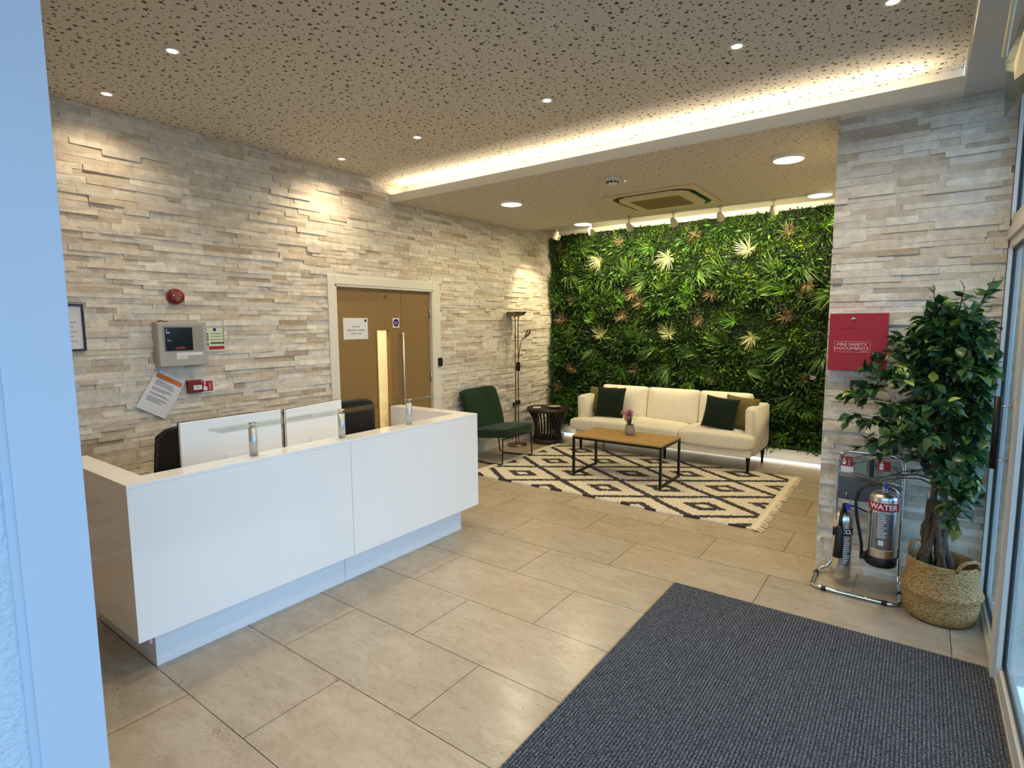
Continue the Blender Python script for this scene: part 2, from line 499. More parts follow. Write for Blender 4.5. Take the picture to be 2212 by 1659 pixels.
struct('wall_front', bx(-0.18, 2.94, 0.15, 0.36, 0, 3.1), mat('brown_wall_paint', srgb(156, 136, 110), 0.6))
# reveal beside the camera: textured lobby wall and its flat painted frame
struct('wall_lobby', bx(2.94, 3.092, -1.32, 0.243, 0, 3.1), M_texwall)
bm = bmesh.new(); box(bm, 2.94, 3.106, 0.256, 0.36, 0, 3.1, 0.002); box(bm, 2.94, 3.099, 0.243, 0.256, 0, 3.1)
struct('trim_1', bm, mat('cool_white_paint', srgb(200, 202, 212), 0.45))

# ceilings
struct('ceiling', bx(-0.18, 4.504, 0.2, 4.2, 3.005, 3.1), M_perf)
struct('ceiling', bx(0.0, 3.93, 3.9505, 6.1715, 2.817, 2.835), M_perf2)
struct('ceiling', bx(-0.18, 3.93, 6.187, 7.2, 2.905, 3.1), M_white)
bm = bmesh.new()
box(bm, 4.504, 5.0, -1.32, 4.07, 2.817, 3.1)
box(bm, 2.94, 4.51, -1.32, 0.2, 2.817, 3.1)
struct('ceiling', bm, M_soffit)
# bulkhead lip with light trough, and the end edge over the plant wall
bm = bmesh.new()
box(bm, 0.0, 4.504, 3.934, 3.950, 2.817, 2.893)
box(bm, 3.9305, 4.504, 3.950, 4.065, 2.817, 2.835)
box(bm, 0.0, 4.504, 3.950, 4.04, 2.836, 2.865)
box(bm, 0.0, 4.504, 4.15, 4.2, 2.836, 3.005)
box(bm, 0.0, 3.93, 6.172, 6.187, 2.812, 2.905)
struct('trim_2', bm, M_white)

# window wall on the right
def win(y0, y1, z0, z1, name, fw=0.05):
    root = struct(name, bx(4.752, 4.80, y0, y0+fw, z0, z1), M_frame)
    f = bmesh.new()
    box(f, 4.752, 4.80, y1-fw, y1, z0, z1, 0.004)
    box(f, 4.752, 4.80, y0+fw, y1-fw, z0, z0+fw+0.02, 0.004)
    box(f, 4.752, 4.80, y0+fw, y1-fw, z1-fw, z1, 0.004)
    box(f, 4.742, 4.758, y1-fw-0.035, y1-fw-0.02, z0+fw, z1-fw)
    obj('window_frame', f, M_frame, root)
    g = bmesh.new()
    for a in ((y0+fw, y0+fw+0.012, z0+fw, z1-fw), (y1-fw-0.012, y1-fw, z0+fw, z1-fw), (y0+fw, y1-fw, z0+fw+0.02, z0+fw+0.034), (y0+fw, y1-fw, z1-fw-0.012, z1-fw)):
        box(g, 4.765, 4.778, *a)
    obj('gasket', g, M_gasket, root)
    obj('pane', bx(4.768, 4.774, y0+fw, y1-fw, z0+fw, z1-fw), M_pane, root)
    return root
win(3.25, 4.045, 0.0, 2.03, 'window_1')
win(3.25, 4.045, 2.09, 2.817, 'window_2', 0.04)
win(1.10, 3.16, 0.02, 2.03, 'window_3', 0.06)
win(1.10, 3.16, 2.09, 2.817, 'window_4', 0.04)
win(-1.28, 1.10, 0.02, 2.03, 'window_5', 0.06)
win(-1.28, 1.10, 2.09, 2.817, 'window_6', 0.04)
bm = bmesh.new()
box(bm, 4.735, 4.85, 3.16, 3.25, 0, 2.817, 0.003)          # mullion
box(bm, 4.738, 4.82, -1.3, 4.05, 2.03, 2.09, 0.003)        # transom
struct('trim_3', bm, M_frame)
bm = bmesh.new()
box(bm, 4.750, 4.785, -1.3, 3.16, 0, 0.022, 0.002)
struct('trim_4', bm, M_frame)
bm = bmesh.new(); box(bm, 4.744, 4.80, 3.25, 4.05, 0, 0.03, 0.002)
struct('baseboard_right', bm, M_white)
# unseen glazed entrance behind the camera, added for bluer daylight on the mat
r = struct('added_door', bx(3.092, 3.16, -1.34, -1.29, 0, 2.817), M_frame)
f = bmesh.new(); box(f, 4.69, 4.80, -1.34, -1.29, 0, 2.817); box(f, 3.16, 4.69, -1.34, -1.29, 0, 0.1); box(f, 3.16, 4.69, -1.34, -1.29, 2.1, 2.2); box(f, 3.9, 3.97, -1.34, -1.29, 0.1, 2.1)
obj('door_frame', f, M_frame, r); obj('pane', bx(3.16, 4.69, -1.318, -1.312, 0.1, 2.817), M_pane, r)
# paving outside
struct('ground_outside', bx(4.9, 30, -20, 25, -0.06, -0.02), mat('paving', srgb(120, 122, 126), 0.8, var=(3, 0.1)))
struct('ground_outside', bx(-5, 4.9, -20, -1.36, -0.06, -0.02), bpy.data.materials['paving'])

# double door in the left wall
dr = struct('door_1', bx(-0.06, -0.018, 3.246, 4.062, 0.004, 1.952), M_oak)
def cutleaf():
    b = bmesh.new()
    ys = (3.246, 3.734, 3.905, 4.062); zs = (0.004, 0.14, 1.543, 1.952)
    for i in range(3):
        for j in range(3):
            if i == 1 and j == 1: continue
            box(b, -0.06, -0.018, ys[i], ys[i+1], zs[j], zs[j+1])
    bmesh.ops.remove_doubles(b, verts=b.verts, dist=0.0005)
    me = bpy.data.meshes.new('leaf'); bmesh.ops.recalc_face_normals(b, faces=b.faces); b.to_mesh(me); b.free(); me.materials.append(M_oak); return me
dr.data = cutleaf()
obj('narrow_leaf', bx(-0.06, -0.018, 4.066, 4.482, 0.004, 1.952), M_oak, dr)
f = bmesh.new()      # architrave and lining
for (a, b, c, d) in ((3.145, 3.225, 0, 2.06), (4.500, 4.612, 0, 2.06), (3.225, 4.500, 1.975, 2.06)):
    box(f, 0.0, 0.030, a, b, c, d, 0.006)
for (a, b, c, d) in ((3.222, 3.243, 0, 1.975), (4.485, 4.506, 0, 1.975), (3.222, 4.506, 1.955, 1.978)):
    box(f, -0.10, 0.024, a, b, c, d, 0.002)
obj('door_frame', f, M_white, dr)
f = bmesh.new()      # beading round the vision panel
for (a, b, c, d) in ((3.722, 3.736, 0.13, 1.555), (3.897, 3.912, 0.13, 1.555), (3.736, 3.897, 1.541, 1.555), (3.736, 3.897, 0.13, 0.144)):
    box(f, -0.064, -0.012, a, b, c, d, 0.002)
obj('glazing_bead', f, mat('oak_bead', srgb(158, 112, 58), 0.45), dr)
obj('vision_pane', bx(-0.052, -0.046, 3.736, 3.897, 0.144, 1.541), M_pane, dr)
f = bmesh.new(); tube(f, [(0.03, 4.045, 0.45), (0.03, 4.045, 1.52)], 0.010, 12)
for z in (0.50, 1.50): tube(f, [(-0.02, 4.045, z), (0.03, 4.045, z)], 0.008, 8)
obj('pull_handle', f, M_steel, dr, True)
for y, z in ((3.246, 1.76), (3.246, 1.02), (4.482, 1.72), (4.482, 1.02), (4.482, 0.25), (3.246, 0.25)):
    obj('hinge', tb([(-0.006, y, z-0.05), (-0.006, y, z+0.05)], 0.007, seg=8), M_steel, dr)
obj('closer_bolt', tb([(-0.018, 3.86, 1.885), (0.006, 3.86, 1.885)], 0.010, seg=12), M_chrome, dr)
# lit corridor on the far side of the door
bm = bmesh.new()
box(bm, -1.75, -1.65, 2.2, 5.6, 0, 2.5); box(bm, -1.65, -0.18, 2.1, 2.2, 0, 2.5); box(bm, -1.65, -0.18, 5.6, 5.7, 0, 2.5)
struct('wall_corridor', bm, mat('corridor_paint', srgb(232, 220, 186), 0.7))
struct('ceiling', bx(-1.75, -0.18, 2.1, 5.7, 2.5, 2.55), M_white)
struct('floor_corridor', bx(-1.75, -0.021, 2.1, 5.7, -0.05, -0.0005), mat('corridor_floor', srgb(170, 150, 120), 0.6))
area('corridor_ceiling_light', (-0.9, 3.9, 2.46), (0, 0, 0), 0.6, 1.6, 110, (1, 0.95, 0.82))

# ------------------------------------------------------------------ ceiling fittings
def spot(name, loc, target, power, color, angle, blend=0.6, radius=0.03):
    L = bpy.data.lights.new(name, 'SPOT'); L.energy = power; L.color = color; L.spot_size = math.radians(angle); L.spot_blend = blend; L.shadow_soft_size = radius
    o = bpy.data.objects.new(name, L); o.location = loc
    o.rotation_euler = (Vector(target)-Vector(loc)).to_track_quat('-Z', 'Y').to_euler(); COL.objects.link(o); return o

DL = {(0.32, 1.42): 'small recessed downlight nearest the white reveal, by the stone wall', (1.21, 1.42): 'small recessed downlight second from the left, high over the near end of the desk',
      (0.33, 3.12): 'small recessed downlight above the double door', (1.24, 3.12): 'small recessed downlight between the door and the middle of the ceiling',
      (2.40, 3.12): 'small recessed downlight at the middle of the perforated ceiling', (3.55, 3.12): 'small recessed downlight above the floor tiles, second from the window',
      (4.21, 3.12): 'small recessed downlight at the top edge, nearest the window'}
for (x, y), lab in DL.items():
    t = thing('downlight', lab, 'downlight', (x, y, 3.005), 0, 'small downlights in the perforated ceiling')
    obj('bezel', lt([(0.026, -0.001), (0.027, -0.004), (0.040, -0.004), (0.042, 0.0)], seg=28), M_white, t, True)
    obj('lamp', lt([(0.0, -0.003), (0.026, -0.002)], seg=20), M_lamp, t)
    spot('downlight_beam', (x, y, 2.992), (x, y, 0), 22 if x < 1 and y < 2 else 46, WARM, 150, 1.0, 0.03)
for (x, y), lab in (((2.40, 1.42), 'small recessed downlight over the middle of the desk, just above the picture'), ((3.55, 1.42), 'small recessed downlight over the entrance mat, just above the picture')):      # the two of the near row just above the frame
    t = thing('downlight', lab, 'downlight', (x, y, 3.005), 0, 'small downlights in the perforated ceiling')
    obj('bezel', lt([(0.026, -0.001), (0.027, -0.004), (0.040, -0.004), (0.042, 0.0)], seg=28), M_white, t, True)
    obj('lamp', lt([(0.0, -0.003), (0.026, -0.002)], seg=20), M_lamp, t)
    spot('downlight_beam', (x, y, 2.992), (x, y, 0), 44, WARM, 150, 1.0, 0.03)

for x, y, lab in ((1.0, 4.65, 'round surface LED light over the green chair, front left of four'), (3.53, 4.66, 'largest round surface LED light, front right of four'),
                  (1.015, 6.09, 'round surface LED light at the back edge above the side table'), (3.545, 6.12, 'round surface LED light at the back edge beside the stone pier')):
    t = thing('ceiling_light', lab, 'ceiling light', (x, y, 2.817), 0, 'round LED lights in the lower ceiling')
    obj('rim', lt([(0.112, 0.0), (0.112, -0.026), (0.104, -0.030), (0.101, -0.026)], seg=40), M_white, t, True)
    obj('diffuser', lt([(0.0, -0.028), (0.102, -0.028)], seg=40), M_lamp, t)
    a = area('ceiling_light_glow', (x, y, 2.78), (0, 0, 0), 0.2, 0.2, 13, WARM2, shape='DISK')

# light trough
tag(obj('led_strip', bx(0.03, 4.40, 3.995, 4.007, 2.8655, 2.872), M_led), 'warm LED strip hidden in the long ceiling trough', 'led strip')
area('trough_light', (2.2, 4.0, 2.877), (PI, 0, 0), 4.25, 0.02, 17, (1.0, 0.83, 0.55))
# LED strip on the floor under the plant wall
tag(obj('led_strip', bx(0.30, 3.90, 6.865, 6.890, 0.0, 0.022), M_led), 'white LED strip along the floor under the plant wall', 'led strip')
area('floor_led_light', (2.1, 6.86, 0.03), (math.radians(115), 0, 0), 3.6, 0.03, 0.7, (1.0, 0.86, 0.6))

# spotlights over the plant wall
M_spotwhite = mat('white_fitting', srgb(222, 216, 196), 0.4)
SP = [((0.60, 6.15), (0.0, 6.42, 1.75), 'white spotlight turned to the stone wall, beside the small camera'),
      ((1.09, 6.15), (1.0, 6.9, 2.25), 'white spotlight behind the back left round LED light'),
      ((1.587, 6.15), (1.6, 6.9, 2.25), 'white spotlight below the left corner of the air conditioner'),
      ((2.113, 6.15), (2.1, 6.9, 2.25), 'white spotlight below the middle of the air conditioner'),
      ((2.616, 6.15), (2.6, 6.9, 2.25), 'white spotlight below the right corner of the air conditioner'),
      ((3.134, 6.15), (3.15, 6.9, 2.25), 'white spotlight nearest the stone pier')]
for (x, y), tg, lab in SP:
    t = thing('spotlight', lab, 'spotlight', (x, y, 2.812), 0, 'spotlights along the edge over the plant wall')
    d = (Vector(tg)-Vector((x, y, 2.72))).normalized()
    obj('base', lt([(0.0, 0.0), (0.026, 0.0), (0.026, -0.012), (0.0, -0.012)], seg=20), M_spotwhite, t, True)
    obj('stem', tb([(0, 0, -0.01), (0, 0, -0.07)], 0.006, seg=8), M_spotwhite, t, True)
    c = Vector((0, 0, -0.095)); bm = bmesh.new()
    tube(bm, [c-d*0.045, c-d*0.035, c, c+d*0.04, c+d*0.055], [0.012, 0.024, 0.032, 0.040, 0.040], seg=20)
    obj('head', bm, M_spotwhite, t, True)
    bm = bmesh.new(); tube(bm, [c+d*0.0552, c+d*0.0562], 0.034, seg=20); obj('lamp', bm, M_lamp, t)
    p = Vector((x, y, 2.812))+c+d*0.07
    spot('spotlight_beam', p, tg, 66 if x > 0.7 else 55, (1.0, 0.86, 0.50), 136 if x > 0.7 else 70, 0.8, 0.03)
# one more on the wash over the right end, hidden behind the pier
t = thing('cctv_camera', 'small white security camera with black lens hanging at the back left', 'security camera', (0.53, 6.30, 2.905))
obj('bracket', tb([(0, 0, 0), (0, 0, -0.17)], 0.008, seg=8), M_spotwhite, t, True)
bm = bmesh.new(); a = Vector((-0.01, 0.02, -0.185)); d = Vector((0.45, -0.85, -0.28)).normalized()
tube(bm, [a-d*0.02, a, a+d*0.10], [0.02, 0.036, 0.036], seg=20); obj('housing', bm, M_spotwhite, t, True)
bm = bmesh.new(); tube(bm, [a+d*0.1001, a+d*0.104], 0.026, seg=20); obj('lens', bm, M_black, t, True)

# smoke detector
t = thing('smoke_detector', 'white round smoke detector with dark slots in lower ceiling', 'smoke detector', (2.219, 4.42, 2.817))
obj('base', lt([(0.0, 0), (0.058, 0), (0.060, -0.012), (0.056, -0.02), (0.0, -0.02)]), M_white, t, True)
obj('cap', lt([(0.044, -0.02), (0.048, -0.03), (0.045, -0.05), (0.036, -0.060), (0.0, -0.062)]), M_white, t, True)
for k in range(10):
    a = 2*PI*k/10
    b = bmesh.new(); box(b, -0.010, 0.010, -0.002, 0.002, -0.047, -0.033)
    o = obj('slot', b, M_black, t); o.location = (0.0485*math.cos(a), 0.0485*math.sin(a), 0); o.rotation_euler = (0, 0, a+PI/2)
t = thing('indicator_light', 'tiny lit green indicator beside the smoke detector', 'indicator light', (2.268, 4.57, 2.817))
obj('base', lt([(0, 0), (0.010, 0), (0.010, -0.004), (0, -0.004)], seg=14), M_white, t); obj('led', lt([(0.005, -0.004), (0.004, -0.008), (0, -0.009)], seg=12), M_ledg, t)

# ceiling cassette air conditioner
t = thing('air_conditioner', 'square ceiling air conditioner with black curved outlet slots', 'air conditioner', (2.25, 5.47, 2.817))
M_ac = mat('ac_plastic', srgb(214, 202, 170), 0.5)
obj('frame', bx(-0.45, 0.45, -0.45, 0.45, -0.014, 0.0, 0.006), M_ac, t)
def rrect(hw, r, n=8):
    P = []
    for cx, cy, a0 in ((hw-r, hw-r, 0), (-hw+r, hw-r, PI/2), (-hw+r, -hw+r, PI), (hw-r, -hw+r, 1.5*PI)):
        for k in range(n+1): P.append((cx+r*math.cos(a0+PI/2*k/n), cy+r*math.sin(a0+PI/2*k/n)))
    return P
def rslab(hw, r, z0, z1, ins=0.0):
    b = bmesh.new(); P = rrect(hw, r); Q = rrect(hw-ins, max(r-ins, 0.01))
    A = [b.verts.new((x, y, z1)) for x, y in P]; B = [b.verts.new((x, y, z0)) for x, y in Q]
    n = len(P)
    for i in range(n): b.faces.new((A[i], A[(i+1) % n], B[(i+1) % n], B[i]))
    b.faces.new(A); b.faces.new(list(reversed(B))); return b
obj('outlet_slot', rslab(0.398, 0.16, -0.0165, -0.014), M_black, t)
obj('face_panel', rslab(0.35, 0.13, -0.034, -0.015, 0.01), M_ac, t)
g = bmesh.new(); box(g, -0.245, 0.245, -0.225, 0.225, -0.036, -0.034)
for k in range(22): box(g, -0.24, 0.24, -0.215+k*0.0205, -0.208+k*0.0205, -0.040, -0.036)
obj('grille', g, mat('ac_grille', srgb(150, 134, 92), 0.6), t)
for s in (-1, 1):
    obj('louvre', bx(-0.24, 0.24, s*0.370-0.010, s*0.370+0.010, -0.024, -0.0165, 0.002), M_ac if s < 0 else M_black, t)
obj('louvre', bx(0.362, 0.378, -0.22, 0.22, -0.024, -0.0165, 0.002), M_black, t)

# tilted vent pane at top right, trough light's reflection modelled in cream
t = thing('vent_window', 'greenish glass vent pane with pale trough-light reflection tilted below the soffit', 'vent window', (4.6, 2.8, 2.817))
def pl(P, th=0.006):
    b = bmesh.new(); n = Vector((1, 0, 0))
    A = [b.verts.new(Vector(p)-Vector((4.6, 2.8, 2.817))) for p in P]; B = [b.verts.new(Vector(p)-Vector((4.6-th, 2.8, 2.817))) for p in P]
    k = len(P); b.faces.new(A); b.faces.new(list(reversed(B)))
    for i in range(k): b.faces.new((A[i], B[i], B[(i+1) % k], A[(i+1) % k]))
    return b
M_vent = mat_glass('green_edge_glass', (0.78, 0.86, 0.79, 1), 0.5)
obj('pane', pl([(4.602, 3.02, 2.62), (4.602, 2.885, 2.365), (4.64, 2.66, 2.40), (4.66, 2.45, 2.56), (4.66, 2.45, 2.80)]), M_vent, t)
M_pale = mat('pale_reflection_and_bracket', srgb(232, 222, 190), 0.35, 0.2)  # cream of the mirrored trough light, also used on the bracket
obj('reflection_bar', tb([Vector((4.6, 3.075, 2.655))-Vector((4.6, 2.8, 2.817)), Vector((4.6, 2.83, 2.775))-Vector((4.6, 2.8, 2.817)), Vector((4.6, 2.78, 2.81))-Vector((4.6, 2.8, 2.817))], 0.009, seg=10), M_pale, t, True)  # solid bar in place of the lit trough's reflection
obj('label', pl([(4.604, 2.72, 2.50), (4.604, 2.66, 2.425), (4.63, 2.60, 2.43), (4.64, 2.56, 2.56), (4.62, 2.6, 2.60)], 0.002), M_pale, t)  # cream patch standing for the trough light mirrored in the glass
obj('bracket', tb([(0.06, -0.34, 0), (0.06, -0.34, -0.03)], 0.012, seg=10), M_pale, t, True)

# ------------------------------------------------------------------ plant wall
def foliage_mesh(name, rng, pts, nrm, size, cols, fold=0.35, aspect=0.55):
    """leaves: four triangles each, folded along the midrib; pts (n,3), nrm (n,3) leaf axis direction"""
    n = len(pts)
    ax = nrm/np.linalg.norm(nrm, axis=1, keepdims=True)
    rnd = rng.normal(size=(n, 3)); sd = np.cross(ax, rnd); sd /= np.linalg.norm(sd, axis=1, keepdims=True)
    up = np.cross(ax, sd)
    L = size[:, None]; Wd = L*aspect/2
    b = pts; tip = pts+ax*L-up*L*0.12
    m = pts+ax*L*0.45
    l = m+sd*Wd+up*Wd*fold; r = m-sd*Wd+up*Wd*fold
    V = np.stack([b, l, tip, r, m], 1).reshape(-1, 3)
    i = np.arange(n)[:, None]*5
    F = np.concatenate([i+np.array([[0, 4, 1]]), i+np.array([[1, 4, 2]]), i+np.array([[2, 4, 3]]), i+np.array([[3, 4, 0]])], 1).reshape(-1, 3)
    T = np.repeat(cols, 4, axis=0)
    return quad_mesh(name, V, F, T)

M_leaf = mat_attr('leaf', 0.5, spec=0.35, trans=0.18)
M_wleaf = mat_attr('pale_leaf', 0.5, spec=0.3, trans=0.2)

plant_wall = thing('plant_wall', 'tall green artificial plant wall behind the cream sofa', 'plant wall', (0, 6.985, 0))
PW = Vector((0, 6.985, 0))
obj('backing_panel', bx(0.03, 3.90, -0.03, 0.0, 0.14, 2.835), mat('backing', srgb(16, 24, 12), 0.9), plant_wall)
rng = np.random.default_rng(11)
def C(*c): return np.array(srgb(*c)[:3])
def bulge(x, z):
    return 0.03*np.sin(x*5.1+z*2.3)+0.025*np.sin(x*11.3-z*8.7)+0.02*np.sin(z*13+x*3)
n = 60000
x = rng.uniform(0.035, 3.885, n); z = rng.uniform(0.15, 2.84, n)
edge = np.minimum(1, np.minimum((2.86-z)/0.08, (z-0.10)/0.08))
dp = 0.03+(0.07+1.2*bulge(x, z))*rng.uniform(0.0, 1.0, n)
pts = np.stack([x, -dp*np.clip(edge, 0.35, 1), z], 1)
nr = rng.normal(size=(n, 3))*0.8+np.array([0, -0.9, 0.15])
# patches of different species across each repeating panel
pu = np.mod(x, 0.98); pv = np.mod(z, 0.98)
f1 = np.sin(pu*9.1+1.3)*np.sin(pv*8.3+0.4)+0.4*np.sin(pu*21+pv*17)
f2 = np.sin(pu*6.9+4.0)*np.sin(pv*11.1+2.4)+0.4*np.sin(pv*23-pu*13)
cols = np.tile(C(54, 86, 22), (n, 1)); size = rng.uniform(0.020, 0.040, n)
cols[f1 > 0.35] = C(92, 132, 28); cols[f1 > 0.95] = C(134, 160, 40)
cols[f1 < -0.4] = C(40, 66, 20); cols[f2 < -0.7] = C(78, 116, 28)
vg = f2 > 0.62; cols[vg] = C(44, 78, 30)
pale = vg & (rng.random(n) < 0.2); cols[pale] = C(205, 214, 178); size[pale] *= 0.7
cols *= rng.uniform(0.25, 1.35, (n, 1))
obj('boxwood_leaves', foliage_mesh('boxwood_leaves', rng, pts, nr, size, cols), M_leaf, plant_wall)

def tuft_mesh(name, seed, nb, L, w, base_cols, flat=0.55, droop=0.3, lobes=0):
    """burst of blades growing out from a point towards -Y"""
    rg = np.random.default_rng(seed); V = []; F = []; T = []
    for k in range(nb):
        a = rg.uniform(0, 2*PI); el = rg.uniform(0.15, flat*PI/2*1.2)
        if lobes: a = -PI/2+rg.normal()*1.1
        d = np.array([math.cos(a)*math.cos(el), -math.sin(el), math.sin(a)*math.cos(el)])
        s = np.cross(d, [0, 1, 0.01]); s /= np.linalg.norm(s)
        l = L*rg.uniform(0.6, 1.05); ww = w*rg.uniform(0.7, 1.2)
        c = base_cols[rg.integers(len(base_cols))]*rg.uniform(0.7, 1.15)
        p0 = np.array([0, 0.01, 0.0]); prev = None
        segs = 4
        for i in range(segs+1):
            t = i/segs
            p = p0+d*l*t+np.array([0, -0.15*l*t*(1-t), -droop*l*t*t])
            wd = ww*(0.45+1.1*t)*(1-t)**0.6 if t < 1 else 0.0005
            a1 = p+s*wd; a2 = p-s*wd
            V += [a1, a2]
            if i: b = len(V)-4; F.append((b, b+1, b+3, b+2)); T.append(c)
    return quad_mesh(name, V, F, T)
def place_tufts(pts, meshes, name, m, y=0.0, smin=0.9, smax=1.1):
    for i, (px, pz) in enumerate(pts):
        o = obj(name, meshes[i % len(meshes)], None, plant_wall)
        if not o.data.materials: o.data.materials.append(m)
        o.location = (px, -0.075+y, pz); s = random.uniform(smin, smax)
        o.scale = (s, s, s); o.rotation_euler = (0, random.uniform(0, 6.28), 0)
WT = [tuft_mesh('t', 20+k, 60, 0.165, 0.0034, [C(238, 236, 190), C(226, 226, 170), C(190, 200, 120)]) for k in range(3)]
BT = [tuft_mesh('t', 30+k, 46, 0.125, 0.0036, [C(140, 116, 86), C(122, 94, 66), C(162, 140, 108)], 0.6) for k in range(3)]
GT = [tuft_mesh('t', 40+k, 34, 0.14, 0.0042, [C(104, 164, 48), C(76, 134, 36), C(136, 184, 62)], 0.5, 0.45) for k in range(3)]
FT = [tuft_mesh('t', 50+k, 26, 0.20, 0.017, [C(72, 104, 42), C(54, 84, 32), C(96, 130, 60)], 0.6, 0.55, 1) for k in range(4)]
place_tufts([(0.84, 2.435), (1.788, 2.407), (2.744, 2.435), (0.864, 1.444), (1.822, 1.46), (2.807, 1.429)], WT, 'white_spider_plant', M_wleaf, -0.045)
place_tufts([(0.228, 2.654), (1.15, 2.658), (2.109, 2.647), (3.135, 2.591), (1.329, 1.994), (1.431, 1.868), (2.339, 1.937), (3.35, 2.003), (3.34, 1.884), (0.245, 1.654), (1.188, 1.708), (2.206, 1.636), (3.159, 1.662), (0.425, 1.896), (1.403, 1.0), (0.405, 0.98), (3.365, 0.96), (0.195, 0.695), (2.398, 0.946)], BT, 'brown_grass_tuft', M_leaf, -0.03)
place_tufts([(1.577, 2.561), (3.51, 2.628), (0.191, 1.902), (1.127, 1.918), (2.04, 1.986), (3.13, 1.961), (1.742, 1.74), (2.024, 1.832), (1.188, 0.991), (2.206, 0.975), (0.14, 1.062), (2.111, 0.852), (2.597, 1.613), (0.679, 1.65), (0.6, 0.30), (3.2, 0.30), (3.6, 0.26), (1.8, 0.28), (3.42, 0.62)], GT, 'bright_grass_tuft', M_leaf, -0.025)
place_tufts([(1.258, 2.222), (0.347, 2.273), (2.168, 2.247), (3.057, 2.139), (3.294, 2.211), (3.204, 1.344), (3.01, 1.25), (1.363, 1.354), (2.198, 1.229), (1.779, 1.957), (0.894, 1.925), (2.814, 1.938), (0.66, 0.969), (1.821, 1.038), (2.759, 1.058), (0.546, 2.649), (2.438, 0.871), (0.3, 1.35), (0.75, 1.25), (3.6, 1.9), (3.55, 1.25), (1.5, 2.15), (2.45, 2.18), (0.55, 2.15), (1.65, 1.3), (2.5, 1.35), (3.3, 0.75), (0.3, 0.45), (3.62, 0.5)], FT, 'broad_leaf_fern', M_leaf)
bm = bmesh.new(); box(bm, 3.46-0.03, 3.46+0.03, -0.105, -0.09, 0.965, 1.01, 0.002)
obj('junction_box', bm, M_paint, plant_wall)
# drooping fern fronds in soft horizontal bands
n = 11000; ctr = [(a, b) for b in (2.62, 2.2, 1.92, 1.3, 1.0, 0.62, 0.35) for a in np.arange(0.15, 3.9, 0.47)]
ci = rng.integers(0, len(ctr), n); cc = np.array(ctr)[ci]+np.array([[0.12*math.sin(i*3.7), 0.06*math.cos(i*5.1)] for i in range(len(ctr))])[ci]
off = rng.normal(size=(n, 2))*np.array([0.12, 0.075])
x = np.clip(cc[:, 0]+off[:, 0], 0.12, 3.84); z = np.clip(cc[:, 1]+off[:, 1], 0.2, 2.80)
pts = np.stack([x, -rng.uniform(0.07, 0.13, n), z], 1)
nr = np.stack([off[:, 0]*6+rng.normal(size=n)*0.5, np.full(n, -0.7), -0.5+off[:, 1]*5+rng.normal(size=n)*0.35], 1)
cols = np.tile(C(50, 84, 30), (n, 1)); r = rng.random(n); cols[r > 0.6] = C(70, 108, 42); cols[r > 0.9] = C(104, 140, 62); cols[r < 0.3] = C(34, 60, 24)
cols *= rng.uniform(0.6, 1.15, (n, 1))
obj('fern_fronds', foliage_mesh('fern_fronds', rng, pts, nr, rng.uniform(0.045, 0.10, n), cols, 0.25, 0.26), M_leaf, plant_wall)
# hanging fringe of leaves along the bottom edge
n = 2600; x = rng.uniform(0.05, 3.87, n); z = 0.20-0.13*rng.random(n)**2*(0.5+0.5*np.sin(x*9.0))
pts = np.stack([x, -rng.uniform(0.02, 0.10, n), z], 1); nr = rng.normal(size=(n, 3))*0.5+np.array([0, -0.5, -0.7])
cols = np.tile(C(76, 112, 30), (n, 1))*rng.uniform(0.6, 1.3, (n, 1))
obj('trailing_leaves', foliage_mesh('trailing_leaves', rng, pts, nr, rng.uniform(0.02, 0.04, n), cols), M_leaf, plant_wall)

# ------------------------------------------------------------------ reception desk
t = desk = thing('reception_desk', 'long glossy white reception desk with overhanging front and recessed plinth', 'reception desk', (1.2, 2.1, 0))
def D(name, x0, x1, y0, y1, z0, z1, m, bev=0.0015):
    return obj(name, bx(x0-1.2, x1-1.2, y0-2.1, y1-2.1, z0, z1, bev), m, desk)
D('front_panel', 1.645, 1.67, 0.904, 2.0765, 0.195, 0.898, M_gloss)
D('front_panel', 1.645, 1.67, 2.0795, 3.267, 0.195, 0.898, M_gloss)
D('side_panel', 0.832, 1.644, 0.904, 0.929, 0.195, 0.898, M_gloss)
D('side_panel', 0.805, 1.644, 3.242, 3.267, 0.195, 0.898, M_gloss)
bm = bmesh.new()
for a in ((1.531, 1.67, 0.904, 3.267), (0.832, 1.5305, 0.904, 1.013), (0.805, 1.5305, 3.158, 3.267)):
    box(bm, a[0]-1.2, a[1]-1.2, a[2]-2.1, a[3]-2.1, 0.8985, 0.916, 0.0015)
obj('counter_top', bm, M_gloss, desk)
D('inner_panel', 1.531, 1.549, 1.013, 3.158, 0.10, 0.898, M_gloss)
D('inner_panel', 0.832, 1.531, 0.995, 1.013, 0.10, 0.898, M_gloss)
D('inner_panel', 0.805, 1.531, 3.158, 3.176, 0.10, 0.898, M_gloss)
D('worktop', 0.88, 1.531, 1.013, 3.158, 0.715, 0.74, M_gloss)
D('underside', 0.85, 1.644, 0.93, 3.241, 0.195, 0.21, M_gloss)
D('plinth', 1.552, 1.57, 1.004, 2.0765, 0.0, 0.195, M_plinth)
D('plinth', 1.552, 1.57, 2.0795, 3.170, 0.0, 0.195, M_plinth)
D('plinth', 0.86, 1.552, 1.004, 1.022, 0.0, 0.195, M_plinth)
D('plinth', 0.86, 1.552, 3.152, 3.170, 0.0, 0.195, M_plinth)
for y in (1.20, 2.98): D('plinth', 0.90, 1.50, y, y+0.018, 0.0, 0.715, M_plinth)
